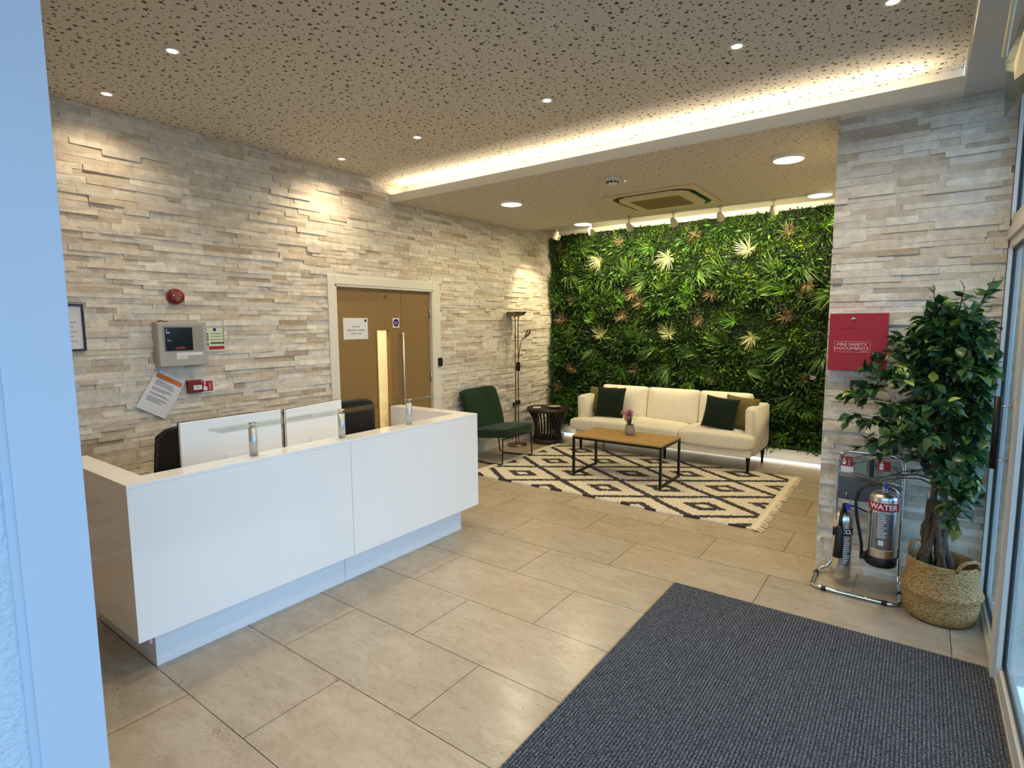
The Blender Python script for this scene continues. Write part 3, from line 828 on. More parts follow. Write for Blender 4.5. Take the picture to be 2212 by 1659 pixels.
# glass shelf on posts
t = thing('glass_shelf', 'long clear glass shelf on steel posts along the desk counter', 'glass shelf', (1.6, 2.1, 0.9165))
obj('glass_pane', bx(-0.075, 0.066, 1.323-2.1, 2.875-2.1, 0.160, 0.168, 0.001), M_shelfglass, t)
for y in (1.527, 2.085, 2.64):
    o = obj('post', lt([(0.0, 0), (0.021, 0), (0.021, 0.150), (0.0, 0.150)], c=(-0.018, y-2.1, 0), seg=28), M_steel, t, True)
    obj('post_cap', lt([(0.0, 0.1501), (0.015, 0.1501), (0.015, 0.1595), (0.0, 0.1595)], c=(-0.018, y-2.1, 0), seg=24), M_chrome, o, True)
    obj('post_cap', lt([(0.0, 0.1685), (0.021, 0.1685), (0.021, 0.173), (0.018, 0.176), (0.0, 0.176)], c=(-0.018, y-2.1, 0), seg=24), M_chrome, o, True)

# monitors on the inner worktop: white backs towards us
M_monback = mat('white_monitor_shell', srgb(232, 234, 236), 0.25)
def monitor(loc, rz, w, h, zb, lab):
    t = thing('monitor', lab, 'monitor', loc, rz, 'monitors on the reception desk')
    obj('back_cover', bx(0.0, 0.022, -w/2, w/2, zb, zb+h, 0.003), M_monback, t)
    obj('screen_bezel', bx(-0.007, -0.0005, -w/2-0.002, w/2+0.002, zb-0.002, zb+h+0.002, 0.001), M_black, t)
    bm = bmesh.new(); box(bm, 0.022, 0.030, -0.06, 0.06, 0.0, zb+h*0.3, 0.003); obj('stand', bm, M_monback, t)
    obj('stand_foot', bx(-0.08, 0.10, -0.10, 0.10, 0.0, 0.006, 0.002), M_steel, t)
monitor((1.14, 1.645, 0.7405), 0.0, 0.595, 0.31, 0.021, 'white backed monitor with thin black edge beside the left office chair')
monitor((1.085, 2.228, 0.7405), math.atan2(0.115, 0.507), 0.52, 0.31, 0.014, 'slightly turned white backed monitor nearer the door')
t = thing('desktop_speaker', 'small grey box at the foot of the left monitor', 'speaker', (1.30, 1.40, 0.7405))
obj('body', bx(-0.04, 0.04, -0.06, 0.06, 0, 0.10, 0.006), mat('grey_plastic', srgb(120, 122, 128), 0.5), t)

# office chairs behind the desk
M_mesh = mat('black_mesh_fabric', srgb(15, 15, 16), 0.85, bump=(400, 0.6, 0.002))
def office_chair(loc, rz, lab):
    t = thing('office_chair', lab, 'office chair', loc, rz, 'black mesh office chairs behind the desk')
    bm = bmesh.new()   # curved mesh back, x = backwards is negative
    P = []
    n = 12; m = 10
    grid = []
    for i in range(n+1):
        u = -1+2*i/n; row = []
        for j in range(m+1):
            v = j/m; wy = 0.235*(1-0.10*v)*(1-0.14*max(0, v-0.85)/0.15*0)
            z = 0.50+0.50*v-0.05*abs(u)**5*v
            row.append((-0.22-0.05*v+0.05*u*u, u*wy, z))
        grid.append(row)
    for dx in (0.0, -0.018):
        G = [[bm.verts.new((p[0]+dx, p[1], p[2])) for p in r] for r in grid]
        for i in range(n):
            for j in range(m): bm.faces.new((G[i][j], G[i+1][j], G[i+1][j+1], G[i][j+1]))
    obj('backrest', bm, M_mesh, t, True)
    edge = [Vector(g) for g in grid[0]]+[Vector(grid[i][m]) for i in range(1, n+1)]+[Vector(grid[n][j]) for j in range(m-1, -1, -1)]+[Vector(grid[i][0]) for i in range(n-1, 0, -1)]
    obj('back_frame', tb([(p.x-0.008, p.y, p.z) for p in edge], 0.016, closed=True, seg=8), M_black, t, True)
    bm = bmesh.new(); cushion(bm, 0.46, 0.48, 0.08, (0.0, 0, 0.47), n=8, p=6, puff=0.3); obj('seat', bm, M_mesh, t)
    obj('back_support', tb([(-0.15, 0, 0.43), (-0.29, 0, 0.46), (-0.29, 0, 0.62)], 0.022, seg=8), M_black, t, True)
    for s in (-1, 1):
        bm = bmesh.new(); tube(bm, [(-0.02, s*0.20, 0.43), (-0.02, s*0.27, 0.45), (-0.02, s*0.27, 0.66)], 0.014, seg=8); box(bm, -0.14, 0.12, s*0.27-0.035, s*0.27+0.035, 0.66, 0.69, 0.012)
        obj('armrest', bm, M_black, t)
    obj('column', tb([(0, 0, 0.10), (0, 0, 0.44)], 0.025, seg=12), M_black, t, True)
    for k in range(5):
        a = 2*PI*k/5+0.3
        o = obj('base_leg', tb([(0, 0, 0.10), (0.27*math.cos(a), 0.27*math.sin(a), 0.065)], [0.024, 0.014], seg=8), M_black, t, True)
        obj('caster', tb([(0.27*math.cos(a)-0.02*math.sin(a), 0.27*math.sin(a)+0.02*math.cos(a), 0.028), (0.27*math.cos(a)+0.02*math.sin(a), 0.27*math.sin(a)-0.02*math.cos(a), 0.028)], 0.028, seg=14), M_black, o, True)
    return t
c1 = office_chair((0.66, 1.575, 0), PI*0.0+0.10, 'black mesh office chair left of the first monitor')
c1.rotation_euler = (0, 0, PI+0.0); c1.location = (0.60, 1.575, 0)
c2 = dup(c1, (0.52, 2.83, 0), PI-0.25, 'black mesh office chair in front of the wooden door')

# ------------------------------------------------------------------ on the left wall
XW = 0.024
t = thing('picture_frame', 'thin black framed certificate on the stone wall, cut off by the white reveal', 'picture', (XW, 1.12, 1.445))
obj('frame', (lambda b: (box(b, 0, 0.02, -0.17, -0.158, 0, 0.298), box(b, 0, 0.02, 0.158, 0.17, 0, 0.298), box(b, 0, 0.02, -0.158, 0.158, 0, 0.012), box(b, 0, 0.02, -0.158, 0.158, 0.286, 0.298), b)[-1])(bmesh.new()), M_black, t)
obj('print', bx(0.004, 0.010, -0.158, 0.158, 0.012, 0.286), M_paper, t)
bm = bmesh.new()
for k in range(5): box(bm, 0.0102, 0.011, 0.02, 0.13-0.02*(k % 2), 0.06+k*0.03, 0.066+k*0.03)
obj('printed_lines', bm, mat('faint_ink', srgb(170, 168, 165), 0.8), t)

t = thing('fire_alarm_sounder', 'round dark red sounder with pale lettering on the stone wall', 'alarm sounder', (XW, 1.848, 1.811))
bm = bmesh.new(); tube(bm, [(0, 0, 0), (0.02, 0, 0), (0.04, 0, 0), (0.05, 0, 0)], [0.056, 0.056, 0.052, 0.040], seg=36); obj('body', bm, M_redplastic, t, True)
M_pink = mat('pale_pink_ink', srgb(190, 150, 146), 0.6)
for s, z in (('PRESS', 0.022), ('GLASS', 0.006), ('FOR', -0.012), ('KEY', -0.027)):
    text(s, 0.018, M_pink, t, (0.0503, 0.004, z), RX)
obj('lens', tb([(0.05, -0.026, 0.008), (0.052, -0.026, 0.008)], 0.004, seg=10), M_wht, t)

t = thing('fire_alarm_unit', 'grey fire alarm control panel with dark display on stone wall', 'fire alarm panel', (XW, 1.854, 1.31))
obj('cabinet', bx(0.0, 0.074, -0.169, 0.169, 0.0, 0.318, 0.006), M_grey, t)
obj('door_rim', bx(0.0742, 0.086, -0.165, 0.165, 0.004, 0.314, 0.004), M_grey, t)
obj('display_recess', bx(0.0862, 0.0872, -0.135, 0.135, 0.110, 0.292), mat('panel_recess_grey', srgb(150, 146, 138), 0.5), t)  # flat face in a darker grey than the cabinet
dsp = obj('display', bx(0.0874, 0.0892, -0.124, 0.060, 0.115, 0.280), M_darkscreen, t)
bm = bmesh.new()
for (a, b_, c, d) in ((-0.116, -0.108, 0.258, 0.264), (-0.116, -0.092, 0.240, 0.247), (-0.112, -0.086, 0.187, 0.190)): box(bm, 0.0892, 0.0896, a, b_, c, d)
obj('display_marks', bm, M_wht, dsp)
text('KENTEC', 0.017, mat('red_lettering', srgb(190, 70, 76), 0.5), dsp, (0.0894, -0.025, 0.132), RX, bold=0.0006)
obj('instruction_label', bx(0.0862, 0.0868, -0.055, 0.125, 0.078, 0.100), M_paper, t)
obj('instruction_label', bx(0.0862, 0.0870, -0.055, 0.018, 0.052, 0.080), M_paper, t)
bm = bmesh.new()
for k in range(3): box(bm, 0.0870, 0.0873, -0.035, 0.010-0.01*(k % 2), 0.058+0.007*k, 0.060+0.007*k)
obj('label_text', bm, mat('grey_ink', srgb(140, 140, 140), 0.8), t)
bm = bmesh.new(); tube(bm, [(0.05, -0.155, 0.318), (0.05, -0.12, 0.330), (0.05, -0.115, 0.319)], 0.004, seg=6); tube(bm, [(0.05, -0.12, 0.320), (0.05, -0.09, 0.323), (0.05, -0.08, 0.319)], 0.003, seg=6)
obj('red_cable', bm, M_redplastic, t)

t = thing('fire_notice', 'pale green fire action notice with red strip beside the alarm panel', 'sign', (XW, 2.11, 1.405))
obj('board', bx(0, 0.004, -0.075, 0.075, 0, 0.192), mat('photoluminescent_board', srgb(212, 220, 184), 0.5), t)
bm = bmesh.new()
box(bm, 0.0041, 0.0046, -0.07, 0.072, 0.183, 0.186)
box(bm, 0.0041, 0.0046, 0.068, 0.072, 0.05, 0.186)
for z in (0.134, 0.112, 0.088): box(bm, 0.0041, 0.0046, -0.03, 0.06, z, z+0.003)
box(bm, 0.0041, 0.0046, -0.03, 0.07, 0.058, 0.070)
for z in (0.124, 0.102, 0.082): box(bm, 0.0041, 0.0046, -0.062, -0.044, z, z+0.014)
box(bm, 0.0041, 0.0046, -0.060, -0.045, 0.045, 0.066)
obj('printing', bm, mat('dark_green_ink', srgb(52, 66, 56), 0.6), t)
obj('round_symbol', tb([(0.0041, 0.005, 0.166), (0.005, 0.005, 0.166)], 0.013, seg=20), M_blue, t)
obj('red_strip', bx(0.0041, 0.005, -0.045, 0.072, 0.014, 0.040), M_red, t)

# crooked A4 sheet hanging by one corner
t = thing('paper_notice', 'crooked white sheet with orange heading hanging below the alarm panel', 'notice', (XW+0.004, 1.700, 1.297))
t.rotation_euler = (math.radians(-31.5), 0, 0)
obj('sheet', bx(0, 0.0015, 0.0, 0.212, -0.297, 0.0), M_paper, t)
obj('heading_bar', bx(0.0016, 0.0022, 0.010, 0.200, -0.052, -0.018), M_orange, t)
bm = bmesh.new(); rr = random.Random(5)
zz = -0.07
for blk in (4, 3, 2, 4):
    for k in range(blk):
        box(bm, 0.0016, 0.0020, 0.030, rr.uniform(0.12, 0.175), zz-0.0034, zz); zz -= 0.0092
    zz -= 0.012
obj('printed_lines', bm, mat('text_ink', srgb(92, 90, 96), 0.8), t)
obj('pin', tb([(0.0015, 0.01, -0.008), (0.006, 0.01, -0.008)], 0.004, seg=10), M_ink, t)

t = thing('call_point', 'dark red fire alarm call point beside the hanging sheet', 'fire call point', (XW, 1.935, 1.105))
obj('body', bx(0, 0.045, -0.050, 0.050, 0, 0.094, 0.005), M_redplastic, t)
g_ = obj('glass_window', bx(0.0452, 0.0465, -0.018, 0.042, 0.022, 0.056), M_paper, t)
text('FIRE', 0.012, M_ink, g_, (0.0467, 0.012, 0.039), RX)
obj('key_slot', bx(0.0452, 0.0462, 0.034, 0.046, 0.078, 0.081), M_wht, t)
t = thing('call_point_sign', 'small square red sign with white pressing hand and flames', 'sign', (XW, 2.038, 1.095))
obj('board', bx(0, 0.003, -0.048, 0.048, 0, 0.098), M_paper, t)
obj('red_field', bx(0.0031, 0.0038, -0.038, 0.038, 0.010, 0.088), M_red, t)
bm = bmesh.new()
box(bm, 0.0039, 0.0045, -0.032, -0.004, 0.018, 0.046, 0.0)
box(bm, 0.0039, 0.0045, -0.024, -0.017, 0.046, 0.074)
tube(bm, [(0.0042, -0.0205, 0.076), (0.0046, -0.0205, 0.076)], 0.007, seg=12)
obj('hand_symbol', bm, M_wht, t)
bm = bmesh.new()
for k in range(4): tube(bm, [(0.0042, 0.008, 0.020+k*0.014), (0.0042, 0.016, 0.028+k*0.014), (0.0042, 0.030, 0.030+k*0.014)], [0.001, 0.003, 0.0005], seg=6)
obj('flame_symbol', bm, M_wht, t)

# things on the door
t = thing('door_notice', 'white printed emergency number sheet on the wooden door', 'notice', (-0.0175, 3.475, 1.46))
obj('sheet', bx(0, 0.0015, -0.143, 0.147, 0, 0.206), M_paper, t)
for s, z in (('24 HOUR', 0.122), ('EMERGENCY NUMBER', 0.088), ('07850 121560', 0.055)):
    text(s, 0.0215, M_ink, t, (0.0017, 0.005, z), RX)
obj('black_square', bx(0.0016, 0.002, 0.108, 0.133, 0.168, 0.193), M_ink, t)
t = thing('fire_door_sign', 'small white sign with dark blue disc above the pull handle', 'sign', (-0.0175, 3.992, 1.568))
obj('board', bx(0, 0.0015, -0.045, 0.045, 0, 0.100), M_paper, t)
k_ = obj('blue_disc', tb([(0.0016, 0, 0.05), (0.0022, 0, 0.05)], 0.040, seg=32), mat('navy_disc', srgb(22, 26, 92), 0.5), t)
text('Fire door', 0.016, M_wht, k_, (0.0024, 0, 0.056), RX); text('keep shut', 0.016, M_wht, k_, (0.0024, 0, 0.040), RX)
t = thing('card_reader', 'small black card reader on the right door frame', 'card reader', (0.031, 4.585, 1.13))
obj('body', bx(0, 0.018, -0.030, 0.030, 0, 0.095, 0.006), M_black, t)
obj('light', bx(0.0181, 0.0186, -0.008, 0.008, 0.08, 0.083), M_darkscreen, t)

t = thing('wall_socket', 'white double socket with black plugs behind the floor lamp', 'socket', (XW-0.002, 6.02, 0.49))
obj('plate', bx(0, 0.010, -0.073, 0.073, 0, 0.086, 0.003), M_paint, t)
p_ = obj('plug', bx(0.0102, 0.05, -0.055, -0.005, 0.01, 0.065, 0.008), M_black, t)
obj('cable', tb([(0.03, -0.03, 0.01), (0.035, -0.03, -0.10), (0.03, -0.06, -0.28), (0.04, -0.10, -0.46)], 0.004, seg=6), M_black, p_, True)
p_ = obj('plug', bx(0.0102, 0.06, 0.012, 0.066, 0.025, 0.085, 0.008), M_black, t)
obj('cable', tb([(0.03, 0.045, 0.025), (0.035, 0.05, -0.12), (0.03, 0.02, -0.30), (0.03, 0.05, -0.47)], 0.003, seg=6), M_paper, p_, True)

# ------------------------------------------------------------------ lounge: rug
rug = thing('rug', 'shaggy cream rug with dark brown diamond lattice under the coffee table', 'rug', (2.0, 5.335, 0.0))
def rug_material():
    m = bpy.data.materials.new('rug_pile'); m.use_nodes = True
    nt = m.node_tree; p = nt.nodes['Principled BSDF']; p.inputs['Roughness'].default_value = 0.95; p.inputs['Sheen Weight'].default_value = 0.3
    at = nn(nt, 'ShaderNodeAttribute'); at.attribute_name = 'tint'
    nt.links.new(at.outputs['Color'], p.inputs['Base Color'])
    tc = nn(nt, 'ShaderNodeTexCoord')
    n = nn(nt, 'ShaderNodeTexNoise'); n.inputs['Scale'].default_value = 120; n.inputs['Detail'].default_value = 3
    mp = nn(nt, 'ShaderNodeMapping'); mp.inputs['Scale'].default_value = (0.5, 1.6, 1)
    nt.links.new(tc.outputs['Object'], mp.inputs[0]); nt.links.new(mp.outputs[0], n.inputs['Vector'])
    b = nn(nt, 'ShaderNodeBump'); b.inputs['Strength'].default_value = 0.6; b.inputs['Distance'].default_value = 0.006
    nt.links.new(n.outputs['Fac'], b.inputs['Height']); nt.links.new(b.outputs['Normal'], p.inputs['Normal'])
    return m
M_rug = rug_material()
def rug_dark(X, Y, jit):
    """dark lattice and dark rings in rug-world coordinates"""
    u = (X-1.05)/0.955; v = (Y-4.76)/0.635
    a = u+v; b = u-v
    # lattice lines where a or b is a half-integer
    da = np.abs(np.mod(a, 1)-0.5); db = np.abs(np.mod(b, 1)-0.5)
    lat = (np.minimum(da, db) < 0.058+jit)
    ca = np.mod(a+0.5, 1)-0.5; cb = np.mod(b+0.5, 1)-0.5
    m = np.maximum(np.abs(ca), np.abs(cb))
    ring = (m < 0.205+jit*1.3) & (m > 0.085+jit*0.6)
    return lat | ring
def build_rug():
    x0, x1, y0, y1 = 0.60, 3.44, 4.45, 6.22
    nx, ny = 430, 270
    rg = np.random.default_rng(2)
    X, Y = np.meshgrid(np.linspace(x0, x1, nx), np.linspace(y0, y1, ny), indexing='ij')
    wob = 0.012*np.sin(X*4.2)+0.006*np.sin(X*11)
    tY = (Y-y0)/(y1-y0)
    Yd = Y+wob*(1-tY)
    Z = 0.014+rg.uniform(0, 0.006, X.shape)
    Z[0, :] = Z[-1, :] = 0.002; Z[:, 0] = Z[:, -1] = 0.002
    V = np.stack([X-2.0, Yd-5.335, Z], -1).reshape(-1, 3)
    i, j = np.meshgrid(np.arange(nx-1), np.arange(ny-1), indexing='ij')
    b = (i*ny+j).ravel(); F = np.stack([b, b+ny, b+ny+1, b+1], 1)
    Xc = (X[:-1, :-1]+X[1:, 1:])/2; Yc = (Y[:-1, :-1]+Y[1:, 1:])/2
    # ragged woven edge: columns of yarn about 2 cm wide wander a little
    cell = rg.uniform(-1, 1, (400, 400)); ci = (Xc/0.018).astype(int) % 400; cj = (Yc/0.03).astype(int) % 400
    jit = 0.012*cell[ci, cj]+0.006*rg.uniform(-1, 1, Xc.shape)
    D_ = rug_dark(Xc, Yc, jit)
    D_ &= (Xc > 0.64) & (Xc < 3.405)
    cream = C(222, 212, 190); dark = C(46, 36, 30)
    T = np.where(D_.ravel()[:, None], dark, cream)*rg.uniform(0.86, 1.08, (len(F), 1))
    obj('pile', quad_mesh('pile', V, F, T, smooth=False), M_rug, rug)
    # standing yarn tips
    n = 26000; px = rg.uniform(x0+0.01, x1-0.01, n); py = rg.uniform(y0+0.01, y1-0.01, n)
    cell_i = (px/0.018).astype(int) % 400; cell_j = (py/0.03).astype(int) % 400
    dk = rug_dark(px, py, 0.012*cell[cell_i, cell_j]) & (px > 0.64) & (px < 3.405)
    tcol = np.where(dk[:, None], dark, cream)*rg.uniform(0.8, 1.12, (n, 1))
    py2 = py+(0.012*np.sin(px*4.2)+0.006*np.sin(px*11))*(1-(py-y0)/(y1-y0))
    P = np.stack([px-2.0, py2-5.335, np.full(n, 0.013)], 1)
    nr_ = rg.normal(size=(n, 3))*0.6+np.array([0, -0.3, 0.5]); nr_[:, 2] = np.abs(nr_[:, 2])*0.5+0.1
    o = obj('yarn_tips', foliage_mesh('yarn_tips', rg, P, nr_, rg.uniform(0.010, 0.018, n), tcol, 0.1, 0.35), M_rug, rug)
    o['kind'] = 'stuff'
    M_fr = mat('fringe_cotton', srgb(226, 214, 188), 0.9)
    for side, xe, sgn in ((0, x1, 1), (1, x0, -1)):
        bm = bmesh.new(); r2 = random.Random(side)
        box(bm, xe-2.0-0.012, xe-2.0+0.016, y0-5.335, y1-5.335, 0.003, 0.022, 0.005)
        y = y0-0.02
        while y < (y1+0.01 if side == 0 else 6.13):
            a = r2.uniform(-0.35, 0.35); l = r2.uniform(0.05, 0.075)
            ax, ay = xe-2.0, y-5.335
            tube(bm, [(ax, ay, 0.016), (ax+sgn*l*0.4, ay+a*l*0.3, 0.018), (ax+sgn*l*0.75, ay+a*l*0.8, 0.008), (ax+sgn*l, ay+a*l*1.3, 0.005)], [0.004, 0.0055, 0.004, 0.006], seg=5)
            y += r2.uniform(0.014, 0.022)
        obj('fringe', bm, M_fr, rug)
build_rug()
RZ = 0.021      # top of the pile, where feet stand

# ------------------------------------------------------------------ sofa
sofa = thing('sofa', 'long cream three-back-cushion sofa on dark tapered legs before the plant wall', 'sofa', (2.0, 6.4, 0))
def S(fn): b = bmesh.new(); fn(b); return b
def sb(name, x0, x1, y0, y1, z0, z1, p=7, puff=0.05, n=12):
    bm = bmesh.new(); cushion(bm, x1-x0, y1-y0, z1-z0, ((x0+x1)/2-2.0, (y0+y1)/2-6.4, (z0+z1)/2), n=n, p=p, puff=puff)
    return obj(name, bm, M_cream, sofa)
bm = bmesh.new(); box(bm, 0.955-2, 3.035-2, 6.035-6.4, 6.80-6.4, 0.190, 0.272, 0.012, 3)
obj('base_frame', bm, M_cream, sofa)
def arm(xo, xi, nm):
    """arm whose outer side rises straight and whose foot is cut back at the front and rear"""
    prof = [(6.10, 0.665), (6.12, 0.695), (6.20, 0.702), (6.74, 0.695), (6.79, 0.67), (6.815, 0.26), (6.74, 0.20), (6.20, 0.185), (6.13, 0.20)]
    b = bmesh.new()
    A = [b.verts.new((xo-2, y-6.4, z)) for y, z in prof]; B = [b.verts.new((xi-2, y-6.4, z)) for y, z in prof]
    k = len(prof); b.faces.new(A); b.faces.new(list(reversed(B)))
    for i in range(k): b.faces.new((A[i], B[i], B[(i+1) % k], A[(i+1) % k]))
    bmesh.ops.bevel(b, geom=list(b.edges), offset=0.012, segments=3, affect='EDGES')
    return obj('arm', b, M_cream, sofa, True)
arm(0.945, 1.045, 'l'); arm(3.055, 2.955, 'r')
bm = bmesh.new()
cushion(bm, 1.90, 0.17, 0.42, (0, 0.325, 0.44), n=12, p=8, puff=0.03)
obj('back_panel', bm, M_cream, sofa)
# T-shaped seat cushions running out in front of the arms
def seat(x0, x1, side):
    b = bmesh.new()
    cushion(b, x1-x0, 0.19, 0.165, ((x0+x1)/2-2, 6.085-6.4, 0.350), n=12, p=5, puff=0.12)
    xa, xb = (1.065, x1) if side < 0 else (x0, 2.935)
    cushion(b, xb-xa, 0.60, 0.160, ((xa+xb)/2-2, 6.35-6.4, 0.352), n=12, p=7, puff=0.12)
    return obj('seat_cushion', b, M_cream, sofa)
seat(0.875, 2.262, -1); seat(2.268, 3.065, 1)
for (a, b_) in ((1.075, 1.70), (1.705, 2.335), (2.34, 2.925)):
    bm = bmesh.new()
    cushion(bm, b_-a, 0.17, 0.43, (0, 0, 0), n=16, p=9, puff=0.0)
    for v in bm.verts:      # pull the top corners up, puff the front
        u = v.co.x/((b_-a)/2); w = v.co.z/0.21
        v.co.y *= 1+0.35*(1-u*u)*(1-w*w)
        if w > 0: v.co.z += (0.022*abs(u)**8-0.006)*w
        v.co.y *= 1-0.45*max(abs(u), abs(w))**8
    for v in bm.verts:
        v.co = Matrix.Rotation(-0.16, 3, 'X') @ v.co
        v.co += Vector(((a+b_)/2-2, 6.555-6.4, 0.60))
    obj('back_cushion', bm, M_cream, sofa)
for (x, y) in ((0.99, 6.12), (3.0, 6.10), (0.99, 6.76), (3.0, 6.77), (2.02, 6.30)):
    z0 = RZ if y < 6.2 and x > 0.6 else 0.0
    bm = bmesh.new(); tube(bm, [(x-2, y-6.4, z0), (x-2, y-6.4, 0.195)], [0.012, 0.024], seg=12)
    obj('leg', bm, M_blackmetal, sofa)

def scatter(loc, rx, rz, m, lab, s=0.37, t=0.13, tilt=0.0):
    bm = bmesh.new(); pillow(bm, s, t)
    o = obj('scatter_cushion', bm, m); o.location = loc; o.rotation_euler = Euler((rx, tilt, rz), 'XYZ')
    o['label'] = lab; o['category'] = 'cushion'; o['group'] = 'scatter cushions on the sofa'
    return o
scatter((1.135, 6.375, 0.432), -0.30, 0.12, M_polive, 'olive cushion leaning on the left sofa arm, behind the dark green one', tilt=0.0)
scatter((1.31, 6.235, 0.434), -0.28, 0.03, M_pgreen, 'dark green cushion at the left end of the sofa', s=0.385)
scatter((2.81, 6.335, 0.435), -0.34, -0.14, M_polive, 'olive cushion leaning on the right sofa arm, behind the dark green one', tilt=0.07)
scatter((2.64, 6.20, 0.437), -0.30, 0.0, M_pgreen, 'dark green cushion at the right end of the sofa', s=0.36, tilt=0.10)

# ------------------------------------------------------------------ coffee table
t = thing('coffee_table', 'rectangular oak coffee table on slim black metal frame on the rug', 'coffee table', (1.99, 5.275, RZ))
obj('table_top', bx(-0.485, 0.485, -0.262, 0.262, 0.402, 0.420, 0.003), M_tableoak, t)
bm = bmesh.new(); w = 0.011
for y in (-0.25, 0.25): box(bm, -0.485, 0.485, y-w, y+w, 0.380, 0.4015)
for x in (-0.474, 0.474): box(bm, x-w, x+w, -0.239, 0.239, 0.380, 0.4015)
obj('top_frame', bm, M_blackmetal, t)
for x in (-0.474, 0.474):
    obj('bottom_rail', bx(x-w, x+w, -0.239, 0.239, 0.0, 0.020), M_blackmetal, t)
    for y in (-0.25, 0.25): obj('leg', bx(x-w, x+w, y-w, y+w, 0.0, 0.380), M_blackmetal, t)

# potted flower
t = thing('potted_flower', 'pink artificial flowers in a small ribbed grey pot on coffee table', 'potted flower', (2.005, 5.335, RZ+0.4205))
obj('pot', lt([(0, 0), (0.036, 0), (0.048, 0.012), (0.055, 0.035), (0.054, 0.055), (0.047, 0.080), (0.042, 0.098), (0.045, 0.106), (0.041, 0.108), (0.038, 0.098), (0.042, 0.07), (0.0, 0.068)], seg=36), mat('ribbed_stoneware', srgb(150, 140, 128), 0.6, var=(40, 0.2), bump=(60, 0.4, 0.003)), t, True)
bm = bmesh.new(); r3 = random.Random(9)
tips = []
for k in range(13):
    a = r3.uniform(0, 2*PI); d = r3.uniform(0.01, 0.078); h = r3.uniform(0.17, 0.265)
    e = Vector((d*math.cos(a)-0.012, d*math.sin(a), h)); tips.append(e)
    tube(bm, [(0.01*math.cos(a), 0.01*math.sin(a), 0.07), (e.x*0.5, e.y*0.5, h*0.6), e], [0.003, 0.0028, 0.0018], seg=5)
for k in range(7):
    a = [0.2, 0.7, 2.8, 3.4, 5.2, 1.5, 4.2][k]; l = [0.12, 0.10, 0.08, 0.07, 0.06, 0.06, 0.05][k]
    p = [Vector((0.005*math.cos(a), 0.005*math.sin(a), 0.07)), Vector((l*0.5*math.cos(a), l*0.5*math.sin(a), 0.15)), Vector((l*math.cos(a), l*math.sin(a), 0.235 if k < 2 else 0.2))]
    s = Vector((-math.sin(a), math.cos(a), 0))*0.005
    A = [bm.verts.new(q+s*f) for q, f in zip(p, (0.6, 1, 0.1))]; B = [bm.verts.new(q-s*f) for q, f in zip(p, (0.6, 1, 0.1))]
    for i in range(2): bm.faces.new((A[i], A[i+1], B[i+1], B[i]))
obj('stems', bm, mat('stem_green', srgb(66, 78, 40), 0.6), t)
bm = bmesh.new()
for e in tips:
    for q in range(13):
        d = Vector((r3.gauss(0, 1), r3.gauss(0, 1), r3.gauss(0.3, 1))).normalized(); sd = d.cross(Vector((r3.random(), r3.random(), r3.random()))).normalized()
        c0 = e+d*0.002; l = r3.uniform(0.024, 0.042)
        a1 = bm.verts.new(c0); b1 = bm.verts.new(c0+d*l*0.6+sd*0.008); c1_ = bm.verts.new(c0+d*l); d1 = bm.verts.new(c0+d*l*0.6-sd*0.008)
        bm.faces.new((a1, b1, c1_, d1))
obj('blossom', bm, mat('pink_petals', srgb(208, 134, 160), 0.7, var=(60, 0.25)), t)

# ------------------------------------------------------------------ side table
t = thing('side_table', 'round dark brown side table with waisted slatted base near the corner', 'side table', (0.370, 6.31, 0))
obj('table_top', lt([(0, 0.452), (0.262, 0.452), (0.266, 0.458), (0.266, 0.470), (0.240, 0.472), (0.238, 0.468), (0, 0.468)], seg=48), M_darkwood, t, True)
obj('top_rim', lt([(0.24, 0.430), (0.282, 0.430), (0.286, 0.452), (0.280, 0.474), (0.268, 0.474), (0.268, 0.448), (0.24, 0.445)], seg=48), M_darkwood, t, True)
obj('base_ring', lt([(0.15, 0.0), (0.205, 0.0), (0.213, 0.02), (0.205, 0.05), (0.185, 0.068), (0.16, 0.06), (0.15, 0.03), (0.15, 0.0)], seg=40), M_darkwood, t, True)
sl = tb([(0.190, 0, 0.05), (0.176, 0, 0.10), (0.170, 0, 0.18), (0.176, 0, 0.26), (0.200, 0, 0.34), (0.240, 0, 0.405), (0.262, 0, 0.44)], 0.011, seg=6)
s0 = obj('slat', sl, M_darkwood, t, True)
for k in range(1, 26):
    o = s0.copy(); COL.objects.link(o); o.parent = t; o.rotation_euler = (0, 0, 2*PI*k/26)
tag(obj('magazine', bx(-0.05, 0.05, -0.075, 0.075, 0, 0.008, 0.001), mat('magazine_cover', srgb(206, 204, 190), 0.4, var=(20, 0.2))), 'small pale booklet on the left of the dark side table', 'booklet')
m_ = bpy.data.objects['magazine']; m_.location = (0.27, 6.20, 0.4735); m_.rotation_euler = (0, 0, 0.5)
t2 = thing('glass_dish', 'shallow clear glass dish on the side table', 'dish', (0.46, 6.34, 0.4735))
obj('bowl', lt([(0, 0.0), (0.07, 0.0), (0.088, 0.018), (0.092, 0.02), (0.086, 0.02), (0.068, 0.005), (0, 0.004)], seg=32), mat('frosted_dish', srgb(176, 160, 156), 0.15, spec=0.8), t2, True)

